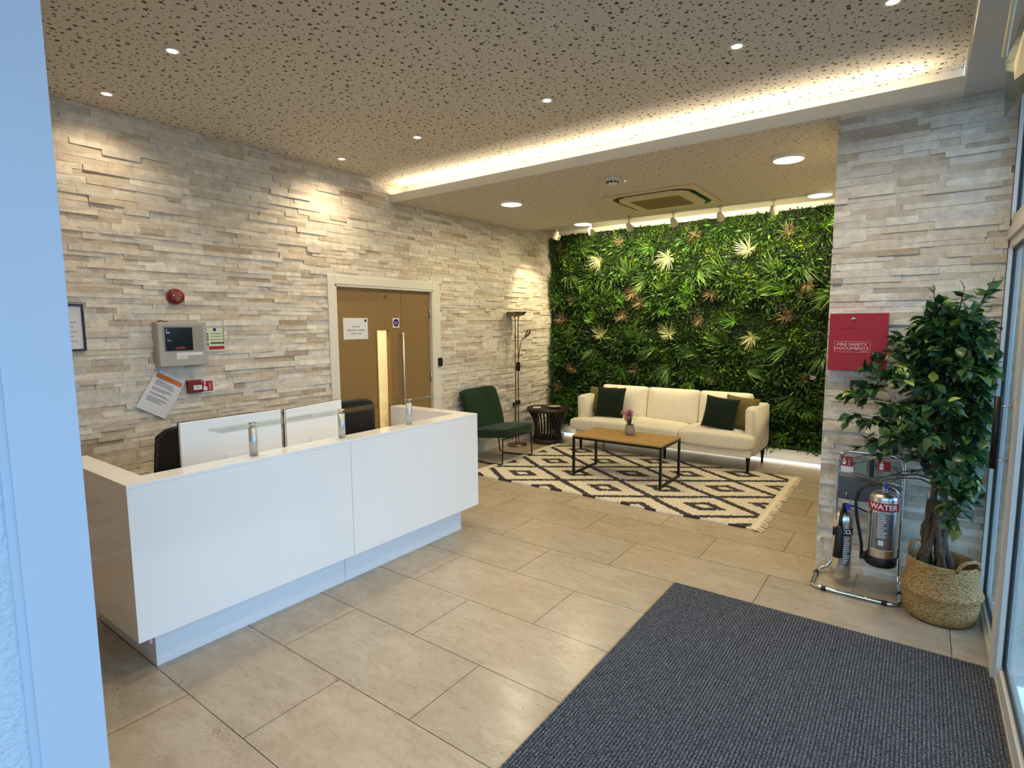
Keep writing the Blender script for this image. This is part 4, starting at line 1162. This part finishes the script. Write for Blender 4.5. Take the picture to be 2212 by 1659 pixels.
# ------------------------------------------------------------------ floor lamp
t = thing('floor_lamp', 'slim nickel uplighter floor lamp with a small reading arm', 'floor lamp', (0.155, 5.90, 0))
obj('base', lt([(0, 0), (0.125, 0), (0.13, 0.010), (0.125, 0.022), (0.03, 0.028), (0, 0.030)], seg=40), M_bronze, t, True)
for s in (-1, 1):
    obj('pole', tb([(0.012*s, 0.014*s, 0.025), (0.012*s, 0.014*s, 1.56), (0.012*s, 0.016*s, 1.66), (0.022*s, 0.026*s, 1.70)], 0.0075, seg=10), M_bronze, t, True)
obj('bowl_shade', lt([(0, 1.685), (0.04, 1.690), (0.08, 1.705), (0.115, 1.730), (0.135, 1.752), (0.137, 1.754), (0.128, 1.752), (0.08, 1.715), (0, 1.70)], seg=40), M_bronze, t, True)
obj('dimmer_switch', bx(-0.012, 0.034, 0.00, 0.030, 0.985, 1.10, 0.006), M_black, t)
obj('reading_arm', tb([(0.012, 0.014, 1.08), (0.02, 0.03, 1.25), (0.03, 0.05, 1.36), (0.05, 0.09, 1.42), (0.07, 0.12, 1.44)], 0.006, seg=8), M_bronze, t, True)
bm = bmesh.new(); tube(bm, [(0.06, 0.10, 1.425), (0.075, 0.13, 1.46), (0.085, 0.155, 1.50), (0.09, 0.165, 1.525)], [0.010, 0.028, 0.030, 0.016], seg=16)
obj('reading_head', bm, M_bronze, t, True)

# ------------------------------------------------------------------ green chair
t = thing('lounge_chair', 'low dark green velvet armless chair on thin black legs', 'chair', (0.40, 5.17, 0))
bm = bmesh.new(); cushion(bm, 0.58, 0.60, 0.105, (0.04, 0, 0.352), n=12, p=9, puff=0.22, rot=Euler((0, -0.10, 0)))
obj('seat', bm, M_velvet, t)
bm = bmesh.new(); e_ = []
for u, v in ((1, 1), (1, -1), (-1, -1), (-1, 1)):
    q = Vector((u*0.284, v*0.294, 0.040)); q.rotate(Euler((0, -0.10, 0))); e_.append(q+Vector((0.04, 0, 0.352)))
tube(bm, e_, 0.005, seg=6, closed=True); obj('piping', bm, M_velvet, t, True)
bm = bmesh.new(); cushion(bm, 0.10, 0.62, 0.54, (0, 0, 0), n=14, p=9, puff=0.0)
for v in bm.verts:
    w = v.co.z/0.27
    v.co.x += 0.02*(1-w*w)
    v.co = Matrix.Rotation(-0.30, 3, 'Y') @ v.co
    v.co += Vector((-0.235, -0.01, 0.575))
obj('backrest', bm, M_velvet, t)
for s in (-1, 1):
    y = s*0.285
    zf = RZ
    obj('leg_frame', tb([(0.28, y*0.98, 0.31), (0.285, y*1.03, RZ+0.02), (0.27, y*1.04, RZ+0.008), (0.12, y, 0.012), (-0.12, y*0.9, 0.010), (-0.17, y*0.88, 0.03), (-0.19, y*0.85, 0.29)], 0.008, seg=8), M_blackmetal, t, True)
obj('seat_rail', tb([(0.26, -0.27, 0.305), (0.26, 0.27, 0.305)], 0.008, seg=8), M_blackmetal, t, True)

# ------------------------------------------------------------------ entrance mat
def mat_ribs():
    m = bpy.data.materials.new('ribbed_mat'); m.use_nodes = True
    nt = m.node_tree; p = nt.nodes['Principled BSDF']; p.inputs['Roughness'].default_value = 0.9; p.inputs['Specular IOR Level'].default_value = 0.2
    tc = nn(nt, 'ShaderNodeTexCoord')
    n = nn(nt, 'ShaderNodeTexNoise'); n.inputs['Scale'].default_value = 190; n.inputs['Detail'].default_value = 3; nt.links.new(tc.outputs['Object'], n.inputs['Vector'])
    cr = nn(nt, 'ShaderNodeValToRGB'); cr.color_ramp.elements[0].position = 0.40; cr.color_ramp.elements[0].color = srgb(40, 42, 48)
    cr.color_ramp.elements[1].position = 0.64; cr.color_ramp.elements[1].color = srgb(122, 124, 132)
    nt.links.new(n.outputs['Fac'], cr.inputs[0])
    nt.links.new(cr.outputs[0], p.inputs['Base Color'])
    b = nn(nt, 'ShaderNodeBump'); b.inputs['Strength'].default_value = 0.6; b.inputs['Distance'].default_value = 0.003
    nt.links.new(n.outputs['Fac'], b.inputs['Height']); nt.links.new(b.outputs['Normal'], p.inputs['Normal'])
    return m
bm = bmesh.new(); xx = 3.257
pr = []
while xx < 4.744:
    pr += [(xx, 0.003), (xx+0.0025, 0.009), (xx+0.009, 0.0095), (xx+0.0115, 0.003)]; xx += 0.0137
A = [bm.verts.new((x, 3.243, z)) for x, z in pr]; B = [bm.verts.new((x, -1.28, z)) for x, z in pr]
A0 = [bm.verts.new((x, 3.2445, 0.0005)) for x, z in pr]
for i in range(len(pr)-1): bm.faces.new((A[i], B[i], B[i+1], A[i+1])); bm.faces.new((A0[i], A[i], A[i+1], A0[i+1]))
t = thing('entrance_mat', 'large dark grey ribbed entrance mat beside the window wall', 'mat', (0, 0, 0))
obj('ribbed_pile', bm, mat_ribs(), t)
bm = bmesh.new(); box(bm, 3.251, 3.257, -1.28, 3.247, 0.0004, 0.006); box(bm, 3.257, 4.745, 3.2446, 3.250, 0.0004, 0.006)
obj('edge_trim', bm, mat('trim_aluminium', srgb(150, 148, 140), 0.4, 0.8), t)

# ------------------------------------------------------------------ fire document box and switch on the pier
YS = 4.043
t = thing('document_box', 'flat red fire safety documents cabinet on stone pier', 'document box', (4.085, YS, 1.302))
obj('cabinet', bx(-0.150, 0.150, -0.050, 0.0, 0, 0.345, 0.003), M_red, t)
obj('lid', bx(-0.152, 0.152, -0.056, -0.0505, 0.0, 0.347, 0.002), M_red, t)
lk = obj('lock', tb([(-0.028, -0.056, 0.315), (-0.028, -0.062, 0.315)], 0.010, seg=20), M_chrome, t, True)
obj('pull_lip', bx(-0.075, -0.015, -0.059, -0.0562, 0.258, 0.262), M_red, t)
bm = bmesh.new()
x0, x1, z0, z1 = -0.122, 0.068, 0.112, 0.178
for a in ((x0, x1, z0, z0+0.0018), (x0, x1, z1-0.0018, z1), (x0, x0+0.0018, z0, z1), (x1-0.0018, x1, z0, z1)): box(bm, a[0], a[1], -0.0566, -0.0561, a[2], a[3])
M_lab = mat('label_white', srgb(222, 176, 178), 0.5)
obj('label_border', bm, M_lab, t)
text('FIRE SAFETY', 0.0245, M_lab, t, (-0.028, -0.0562, 0.158), RY, bold=0.0006, sx=1.2)
text('DOCUMENTS', 0.0245, M_lab, t, (-0.030, -0.0562, 0.134), RY, bold=0.0006, sx=1.2)
text('PLEASE', 0.010, M_lab, t, (0.036, -0.0562, 0.118), RY)
t = thing('access_keypad', 'small black wall switch with white button half hidden by tree leaves', 'switch', (4.10, YS, 1.158))
obj('plate', bx(-0.043, 0.043, -0.012, 0.0, 0, 0.08, 0.003), M_black, t)
obj('button', bx(-0.022, 0.004, -0.016, -0.0122, 0.018, 0.044, 0.002), M_wht, t)

# ------------------------------------------------------------------ extinguisher stand
t = thing('extinguisher_stand', 'chrome tube fire extinguisher stand against the stone pier', 'extinguisher stand', (0, 0, 0))
def arc(c, r, a0, a1, ax1, ax2, n=6):
    return [Vector(c)+Vector(ax1)*r*math.cos(a0+(a1-a0)*k/n)+Vector(ax2)*r*math.sin(a0+(a1-a0)*k/n) for k in range(n+1)]
X, Y, Z = Vector((1, 0, 0)), Vector((0, 1, 0)), Vector((0, 0, 1))
xl, xr, yb = 4.025, 4.362, 3.955; TR = 0.011
up = [Vector((xl, yb, 0.10)), Vector((xl, yb, 0.70))]+arc((xl+0.07, yb, 0.735), 0.07, PI, PI/2, X, Z)+arc((xr-0.07, yb, 0.735), 0.07, PI/2, 0, X, Z)+[Vector((xr, yb, 0.70)), Vector((xr, yb, 0.10))]
low_r = [Vector((xr+0.008, yb-0.005, 0.05)), Vector((xr+0.018, yb-0.03, 0.018)), Vector((xr+0.020, yb-0.08, 0.014))]+arc((xr-0.030, 3.718, 0.014), 0.05, 0, -PI/2, X, Y)
low_l = arc((xl-0.030, 3.722, 0.014), 0.052, -PI/2, -PI, X, Y)+[Vector((xl-0.082, yb-0.08, 0.014)), Vector((xl-0.075, yb-0.03, 0.018)), Vector((xl-0.03, yb-0.005, 0.05))]
obj('tube_frame', tb(up+low_r+low_l, TR, closed=True, seg=10), M_chrome, t, True)
for p, q in (((4.0, 3.667, 0.014), (4.025, 3.667, 0.014)), ((4.302, 3.668, 0.014), (4.327, 3.668, 0.014)), ((3.943, 3.87, 0.014), (3.943, 3.90, 0.014)), ((4.382, 3.82, 0.014), (4.382, 3.85, 0.014))):
    obj('rubber_foot', tb([p, q], 0.0138, seg=12), M_black, t, True)
obj('back_plate', bx(xl+0.008, xr-0.008, yb-0.004, yb+0.004, 0.50, 0.625, 0.001), mat('grey_plate', srgb(96, 96, 100), 0.35, 0.4), t)
pan = obj('sign_panel', bx(xl+0.011, xr-0.011, yb-0.002, yb+0.002, 0.625, 0.775), mat_glass('acrylic', (0.82, 0.85, 0.86, 1), 1.3), t)
def plate(nm, x0, x1, z0, z1, m, y=yb-0.0035): return obj(nm, bx(x0, x1, y, y+0.0012, z0, z1), m, pan)
plate('red_sign', xl+0.016, xl+0.075, 0.712, 0.770, M_red); plate('red_sign', xl+0.205, xl+0.270, 0.706, 0.766, M_red)
plate('white_strip', xl+0.014, xl+0.082, 0.672, 0.709, M_paper)
plate('green_card', xl+0.090, xl+0.150, 0.675, 0.765, mat('grey_green_card', srgb(120, 138, 132), 0.5))
plate('black_strip', xl+0.165, xl+0.188, 0.66, 0.768, M_black)
bm = bmesh.new()
for k in range(3): tube(bm, [(xl+0.052, yb-0.0046, 0.718+k*0.016), (xl+0.058, yb-0.0046, 0.724+k*0.016), (xl+0.068, yb-0.0046, 0.726+k*0.016)], [0.001, 0.003, 0.0005], seg=6)
box(bm, xl+0.022, xl+0.040, yb-0.0050, yb-0.0038, 0.720, 0.750); box(bm, xl+0.028, xl+0.034, yb-0.0050, yb-0.0038, 0.750, 0.762)
box(bm, xl+0.215, xl+0.235, yb-0.0050, yb-0.0038, 0.714, 0.748); box(bm, xl+0.222, xl+0.229, yb-0.0050, yb-0.0038, 0.748, 0.760)
obj('sign_symbol', bm, M_wht, pan)
for x in (4.08, 4.275):
    obj('hook', tb([(x, yb-0.004, 0.56 if x > 4.2 else 0.53), (x, yb-0.022, 0.56 if x > 4.2 else 0.53), (x, yb-0.022, 0.58 if x > 4.2 else 0.55)], 0.004, seg=6), M_chrome, t)

def extinguisher(name, lab, loc, R, z0, zs, zt):
    t = thing(name, lab, 'fire extinguisher', loc, 0, 'fire extinguishers on the chrome stand')
    prof = [(0, z0), (R*0.92, z0), (R, z0+0.010), (R, zs)]
    for k in range(1, 9):
        a = PI/2*k/8; prof.append((0.016+(R-0.016)*math.cos(a), zs+(zt-zs)*math.sin(a)))
    prof.append((0.0, zt)); obj('cylinder', lt(prof, seg=40), mat('polished_steel', srgb(222, 220, 216), 0.27, 1.0), t, True)
    return t
M_foil = mat('label_grey', srgb(150, 150, 152), 0.3, 0.9)
def band(name, R, z0, z1, a0, a1, m, parent, e=0.0006, n=24):
    b = bmesh.new(); P = []
    for k in range(n+1):
        a = a0+(a1-a0)*k/n
        P.append((b.verts.new(((R+e)*math.cos(a), (R+e)*math.sin(a), z0)), b.verts.new(((R+e)*math.cos(a), (R+e)*math.sin(a), z1))))
    for (p, q), (r_, s) in zip(P, P[1:]): f = b.faces.new((p, r_, s, q)); f.smooth = True
    return obj(name, b, m, parent)
def curved_text(s, size, m, parent, R, ac, z, e=0.0012, bold=0.0):
    o = text(s, size, m, parent, (0, 0, 0), (0, 0, 0), bold=bold, ext=0.0002)
    b_ = bmesh.new(); b_.from_mesh(o.data); bmesh.ops.triangulate(b_, faces=b_.faces)
    for _ in range(3):
        lg = [e for e in b_.edges if e.calc_length() > R*0.09]
        if not lg: break
        bmesh.ops.subdivide_edges(b_, edges=lg, cuts=1)
        bmesh.ops.triangulate(b_, faces=[f for f in b_.faces if len(f.verts) > 3])
    b_.to_mesh(o.data); b_.free()
    for v in o.data.vertices:
        a = ac+v.co.x/R; rr = R+e+v.co.z
        v.co = Vector((rr*math.cos(a), rr*math.sin(a), z+v.co.y))
    return o
# WATER
t = extinguisher('fire_extinguisher', 'large polished steel water extinguisher with red WATER band hung on stand', (4.278, 3.852, 0), 0.076, 0.185, 0.575, 0.615)
AC = -PI/2+0.03
wb = band('label_band', 0.076, 0.508, 0.556, AC-1.35, AC+1.35, mat('label_red', srgb(176, 20, 30), 0.4), t)
curved_text('WATER', 0.043, M_wht, wb, 0.076, AC, 0.532, bold=0.0012)
bm = bmesh.new(); g_ = band('label_panel', 0.076, 0.275, 0.50, AC-0.75, AC+0.8, M_foil, t, 0.0004)
bm = bmesh.new(); rr = random.Random(3)
for k in range(14):
    z = 0.485-k*0.0105; a0 = AC-0.35; a1 = AC+rr.uniform(0.05, 0.3)
    P = [(0.0772*math.cos(a0+(a1-a0)*j/6), 0.0772*math.sin(a0+(a1-a0)*j/6)) for j in range(7)]
    for (p, q) in zip(P, P[1:]):
        b4 = [bm.verts.new((p[0], p[1], z)), bm.verts.new((q[0], q[1], z)), bm.verts.new((q[0], q[1], z+0.0045)), bm.verts.new((p[0], p[1], z+0.0045))]; bm.faces.new(b4)
obj('label_lines', bm, M_wht, g_)
for a in (AC-0.75, AC+0.78): band('label_edge', 0.076, 0.275, 0.50, a, a+0.025, M_wht, g_, 0.0010, 2)
band('label_edge', 0.076, 0.275, 0.278, AC-0.75, AC+0.8, M_wht, g_, 0.0010); band('label_edge', 0.076, 0.497, 0.50, AC-0.75, AC+0.8, M_wht, g_, 0.0010)
band('label_square', 0.076, 0.305, 0.335, AC-0.22, AC+0.12, M_wht, g_, 0.0012, 8)
obj('base_skirt', lt([(0, 0.168), (0.072, 0.168), (0.081, 0.176), (0.081, 0.222), (0.077, 0.226), (0.076, 0.18)], seg=40), M_black, t, True)
obj('hose_clip', bx(-0.105, -0.072, -0.03, 0.01, 0.185, 0.225, 0.004), M_black, t)
v_ = obj('valve', tb([(0, 0, 0.610), (0, 0, 0.635), (0, 0, 0.655)], [0.018, 0.016, 0.014], seg=16), M_chrome, t, True)
obj('handle', tb([(0.0, 0, 0.645), (0.05, -0.02, 0.640), (0.075, -0.03, 0.600)], 0.007, seg=8), M_chrome, v_, True)
obj('handle', tb([(0.0, 0, 0.655), (0.045, -0.02, 0.668), (0.08, -0.03, 0.660)], 0.007, seg=8), M_chrome, v_, True)
M_blueplug = mat('blue_plastic', srgb(28, 60, 190), 0.4)
obj('tamper_seal', bx(-0.004, 0.016, -0.034, -0.018, 0.632, 0.662, 0.003), M_blueplug, v_)
obj('hose', tb([(-0.012, 0, 0.645), (-0.04, -0.015, 0.648), (-0.09, -0.03, 0.640), (-0.125, -0.04, 0.605), (-0.138, -0.045, 0.54), (-0.130, -0.045, 0.45), (-0.112, -0.04, 0.36), (-0.098, -0.03, 0.28), (-0.094, -0.02, 0.20)], 0.0085, seg=10), M_black, t, True)
# CO2
t = extinguisher('fire_extinguisher', 'slim polished steel extinguisher with black horn and black O2 label', (4.082, 3.835, 0), 0.050, 0.042, 0.400, 0.455)
AC = -PI/2+0.25
wb = band('label_band', 0.050, 0.318, 0.362, AC-1.3, AC+1.3, M_black, t)
curved_text('CO', 0.038, M_wht, wb, 0.050, AC+0.10, 0.342, bold=0.0010); curved_text('2', 0.020, M_wht, wb, 0.050, AC+0.74, 0.330, bold=0.0006)
g_ = band('label_panel', 0.050, 0.13, 0.31, AC-0.5, AC+0.9, M_foil, t, 0.0004)
bm = bmesh.new()
for k in range(12):
    z = 0.30-k*0.0135; a0 = AC+0.0; a1 = AC+rr.uniform(0.4, 0.8)
    P = [(0.0512*math.cos(a0+(a1-a0)*j/5), 0.0512*math.sin(a0+(a1-a0)*j/5)) for j in range(6)]
    for (p, q) in zip(P, P[1:]): bm.faces.new([bm.verts.new((p[0], p[1], z)), bm.verts.new((q[0], q[1], z)), bm.verts.new((q[0], q[1], z+0.005)), bm.verts.new((p[0], p[1], z+0.005))])
obj('label_lines', bm, M_wht, g_)
v_ = obj('valve', tb([(0, 0, 0.450), (0, 0, 0.49), (0, 0, 0.51)], [0.014, 0.014, 0.012], seg=14), M_blackmetal, t, True)
obj('handle', tb([(-0.02, 0, 0.507), (0.03, -0.01, 0.522), (0.085, -0.02, 0.530)], 0.006, seg=8), M_chrome, v_, True)
obj('handle', tb([(-0.005, 0, 0.50), (0.06, -0.01, 0.497), (0.12, -0.015, 0.478)], 0.005, seg=8), M_blackmetal, v_, True)
obj('tamper_seal', bx(0.006, 0.032, -0.024, -0.010, 0.478, 0.508, 0.003), M_blueplug, v_)
bm = bmesh.new(); tube(bm, [(0, -0.01, 0.485), (-0.010, -0.045, 0.47), (-0.012, -0.062, 0.42), (-0.012, -0.072, 0.385)], 0.009, seg=10)
obj('swivel_arm', bm, M_black, t, True)
bm = bmesh.new(); tube(bm, [(-0.012, -0.074, 0.385), (-0.012, -0.078, 0.37), (-0.014, -0.080, 0.26), (-0.016, -0.082, 0.195)], [0.016, 0.020, 0.024, 0.027], seg=18)
box(bm, -0.047, -0.03, -0.09, -0.07, 0.325, 0.375, 0.003)
obj('horn', bm, M_black, t, True)

# ------------------------------------------------------------------ basket and tree
BX, BY = 4.56, 3.705
def basket_mat():
    m = bpy.data.materials.new('seagrass'); m.use_nodes = True
    nt = m.node_tree; p = nt.nodes['Principled BSDF']; p.inputs['Roughness'].default_value = 0.8
    tc = nn(nt, 'ShaderNodeTexCoord')
    mp = nn(nt, 'ShaderNodeMapping'); mp.inputs['Scale'].default_value = (1, 1, 2.0); nt.links.new(tc.outputs['Object'], mp.inputs[0])
    v = nn(nt, 'ShaderNodeTexVoronoi'); v.inputs['Scale'].default_value = 70; nt.links.new(mp.outputs[0], v.inputs['Vector'])
    cr = nn(nt, 'ShaderNodeValToRGB'); cr.color_ramp.elements[0].color = srgb(206, 172, 116); cr.color_ramp.elements[1].color = srgb(140, 104, 56)
    cr.color_ramp.elements[1].position = 0.75
    nt.links.new(v.outputs['Distance'], cr.inputs[0]); nt.links.new(cr.outputs[0], p.inputs['Base Color'])
    b = nn(nt, 'ShaderNodeBump'); b.inputs['Strength'].default_value = 0.9; b.inputs['Distance'].default_value = 0.006; b.invert = True
    nt.links.new(v.outputs['Distance'], b.inputs['Height']); nt.links.new(b.outputs[0], p.inputs['Normal'])
    return m
M_bask = basket_mat()
t = thing('basket', 'woven seagrass belly basket holding the artificial tree', 'basket', (BX, BY, 0))
obj('woven_body', lt([(0, 0.002), (0.135, 0.002), (0.158, 0.015), (0.168, 0.06), (0.171, 0.11), (0.172, 0.135), (0.180, 0.148), (0.186, 0.158), (0.183, 0.170), (0.170, 0.19), (0.160, 0.24), (0.156, 0.30), (0.155, 0.322), (0.150, 0.326), (0.145, 0.318), (0.148, 0.24), (0.155, 0.18), (0.155, 0.05), (0.0, 0.04)], seg=48), M_bask, t, True)
for a in (-0.75, 2.4):
    P = []
    for k in range(11):
        u = -1+2*k/10; an = a+u*0.46
        P.append((0.157*math.cos(an), 0.157*math.sin(an), 0.315+0.055*math.sqrt(max(0, 1-u*u))))
    obj('handle', tb(P, 0.009, seg=8), M_bask, t, True)
tree = thing('artificial_tree', 'artificial ficus tree with twisted trunk in the seagrass basket', 'tree', (BX, BY, 0))
obj('pot', lt([(0, 0.042), (0.10, 0.042), (0.125, 0.24), (0.128, 0.25), (0.11, 0.25), (0.105, 0.235), (0, 0.235)], seg=32), M_black, tree, True)
M_bark = mat('bark', srgb(84, 66, 52), 0.85, var=(40, 0.35), bump=(70, 0.9, 0.008))
tr = random.Random(21); bm = bmesh.new()
for k in range(9):        # knotted lower trunk of wound stems
    a = 2*PI*k/9; tw = tr.uniform(0.8, 1.8)*(1 if k % 2 else -1); P = []; R_ = []
    for i in range(9):
        s = i/8; rad = 0.060*(1-0.45*s)+0.012*math.sin(s*9+k)
        P.append((-0.035+rad*math.cos(a+tw*s), rad*math.sin(a+tw*s), 0.235+0.40*s)); R_.append(0.021-0.007*s+0.004*math.sin(s*14+k*2))
    tube(bm, P, R_, seg=7)
for k in range(5):
    a = 2*PI*k/5; P = [(-0.035+0.085*math.cos(a), 0.085*math.sin(a), 0.24), (-0.035+0.075*math.cos(a+0.2), 0.075*math.sin(a+0.2), 0.31), (-0.035+0.04*math.cos(a+0.4), 0.04*math.sin(a+0.4), 0.42)]
    tube(bm, P, [0.006, 0.008, 0.006], seg=6)
for sx, wob in ((-0.064, 0.0), (-0.016, 2.0)):     # two straight upper stems
    P = [(sx+0.006*math.sin(i*0.9+wob)+0.010*(i/14), 0.012*math.cos(i*0.7+wob), 0.55+i*0.075) for i in range(15)]
    tube(bm, P, [0.017-0.0007*i for i in range(15)], seg=8)
obj('trunk', bm, M_bark, tree, True)

def build_crown():
    rg = np.random.default_rng(8); R_ = random.Random(8)
    br = bmesh.new(); LP = []; LD = []
    X1 = 4.715-BX; Y1 = 4.00-BY
    def inside(p):
        return p[0] < X1 and p[1] < Y1
    def leaf_run(P, n):
        for i in range(n):
            s = R_.uniform(0.25, 1.0); k = s*(len(P)-1); i0 = min(int(k), len(P)-2); q = P[i0].lerp(P[i0+1], k-i0)
            d = (P[i0+1]-P[i0]).normalized()
            e = (d*0.7+Vector((R_.gauss(0, 0.55), R_.gauss(0, 0.55), R_.gauss(-0.20, 0.45)))).normalized()
            LP.append(q); LD.append(e)
    nb = 72
    for k in range(nb):
        s = k/(nb-1); z0 = 0.70+0.82*s
        a = k*2.399+R_.uniform(-0.4, 0.4)
        # reach: widest at mid height, shorter to the walls behind
        prof = 0.52*math.sin(PI*min(1, 0.20+0.72*s))**0.7*(1-0.45*s*s)
        d = Vector((math.cos(a), math.sin(a), 0))
        reach = prof*R_.uniform(0.8, 1.15)
        base = Vector((-0.04+0.012*s, 0, z0)); rise = 0.03+0.30*s
        for _ in range(12):
            tip = base+d*reach+Vector((0, 0, rise*reach*2-0.10*(1-s)))
            if tip.x < X1-0.02 and tip.y < Y1-0.03: break
            reach *= 0.85
        mid = base.lerp(tip, 0.5)+Vector((0, 0, 0.05))
        P = [base, base.lerp(mid, 0.5)+Vector((0, 0, 0.02)), mid, mid.lerp(tip, 0.5)+Vector((0, 0, 0.012)), tip]
        tube(br, P, [0.005, 0.004, 0.003, 0.0025, 0.0015], seg=5)
        leaf_run(P, 13)
        for q in range(4):
            f = R_.uniform(0.3, 0.95); kk = f*4; i0 = min(int(kk), 3); o_ = P[i0].lerp(P[i0+1], kk-i0)
            dd = (d*0.8+Vector((R_.gauss(0, 0.7), R_.gauss(0, 0.7), R_.gauss(0.05, 0.45)))).normalized()*R_.uniform(0.07, 0.15)
            e = o_+dd
            if not (e.x < X1-0.03 and e.y < Y1-0.03): continue
            Q = [o_, o_.lerp(e, 0.5)+Vector((0, 0, 0.008)), e]
            tube(br, Q, [0.0022, 0.0018, 0.001], seg=4); leaf_run(Q, 11)
    for k in range(12):       # long sprays reaching forward along the window
        a = -1.15+0.05*(k % 5); z0 = 0.98+0.045*k; base = Vector((-0.02, 0, z0)); d = Vector((math.cos(a), math.sin(a), 0))
        reach = R_.uniform(0.36, 0.52)
        while (base+d*reach).x > X1-0.02: reach *= 0.92
        tip = base+d*reach+Vector((0, 0, 0.08+R_.uniform(-0.05, 0.05))); mid = base.lerp(tip, 0.5)+Vector((0, 0, 0.03))
        P = [base, base.lerp(mid, 0.5), mid, mid.lerp(tip, 0.5), tip]
        tube(br, P, [0.005, 0.004, 0.003, 0.0025, 0.0015], seg=5); leaf_run(P, 22)
    for a, h in ((PI*0.95, 1.80), (2.0, 1.74), (-0.5, 1.84), (0.6, 1.80), (-1.6, 1.80), (PI, 1.72), (-2.4, 1.74)):   # leaders at the top
        base = Vector((-0.03, 0, 1.50)); r = 0.13
        tip = Vector((min(0.11, -0.0+r*math.cos(a)), r*math.sin(a), h-0.03))
        P = [base, base.lerp(tip, 0.5)+Vector((0.02*math.cos(a), 0.02*math.sin(a), 0)), tip]
        tube(br, P, [0.006, 0.004, 0.0015], seg=5); leaf_run(P, 16)
    obj('branches', br, M_bark, tree)
    LP = np.array([tuple(p) for p in LP]); LD = np.array([tuple(p) for p in LD])
    size = rg.uniform(0.055, 0.082, len(LP))
    tipx = LP+LD*size[:, None]
    ok = (tipx[:, 0] < X1) & (tipx[:, 1] < Y1) & (LP[:, 0] < X1)
    ok &= ~((np.minimum(tipx[:, 1], LP[:, 1]) < 3.25-BY) & (np.maximum(tipx[:, 0], LP[:, 0]) > 4.655-BX))
    ok &= ~((tipx[:, 0] < -0.10) & (np.minimum(tipx[:, 2], LP[:, 2]) < 0.80-0.25*(tipx[:, 0]+0.10))) & (tipx[:, 2] > 0.60)
    LP, LD, size = LP[ok], LD[ok], size[ok]; n = len(LP)
    # pointed oval leaf, 8 faces, slightly folded and curved
    ax = LD/np.linalg.norm(LD, axis=1, keepdims=True)
    upv = rg.normal(size=(n, 3))*0.35+np.array([0, 0, 1.0]); sd = np.cross(ax, upv); sd /= np.linalg.norm(sd, axis=1, keepdims=True); up = np.cross(sd, ax)
    L = size[:, None]; prof = [(0.0, 0.0), (0.16, 0.14), (0.36, 0.30), (0.58, 0.27), (0.80, 0.13), (1.0, 0.0)]
    V = []
    for t_, w_ in prof:
        c = LP+ax*L*t_-up*L*0.22*t_*t_+up*0.0
        V.append(c)
        V.append(c+sd*L*w_+up*L*w_*0.22); V.append(c-sd*L*w_+up*L*w_*0.22)
    V = np.stack(V, 1).reshape(-1, 3); i = np.arange(n)[:, None]*18; F = []
    for k in range(5):
        a = 3*k; b = 3*(k+1)
        F.append(i+np.array([[a, b, b+1, a+1]])); F.append(i+np.array([[a, a+2, b+2, b]]))
    F = np.stack(F, 1).reshape(-1, 4)
    cols = np.tile(C(40, 70, 40), (n, 1)); r = rg.random(n)
    cols[r > 0.45] = C(54, 88, 44); cols[r > 0.80] = C(82, 116, 54); cols[r > 0.92] = C(132, 154, 74); cols[r < 0.15] = C(26, 50, 34)
    cols *= rg.uniform(0.9, 1.5, (n, 1))
    m = mat_attr('ficus_leaf', 0.30, spec=0.5, trans=0.12)
    obj('leaves', quad_mesh('leaves', V, F, np.repeat(cols, 10, axis=0), smooth=True), m, tree)
build_crown()

# door pull on the glazed entrance, right edge
t = thing('door_pull', 'black and chrome vertical door pull on the window frame', 'door handle', (4.735, 3.205, 0.95))
obj('bar', tb([(-0.05, 0, 0), (-0.05, 0, 0.32)], 0.013, seg=10), M_blackmetal, t, True)
for z in (0.04, 0.28): obj('standoff', tb([(-0.05, 0, z), (0.0, 0, z)], 0.006, seg=8), M_chrome, t, True)
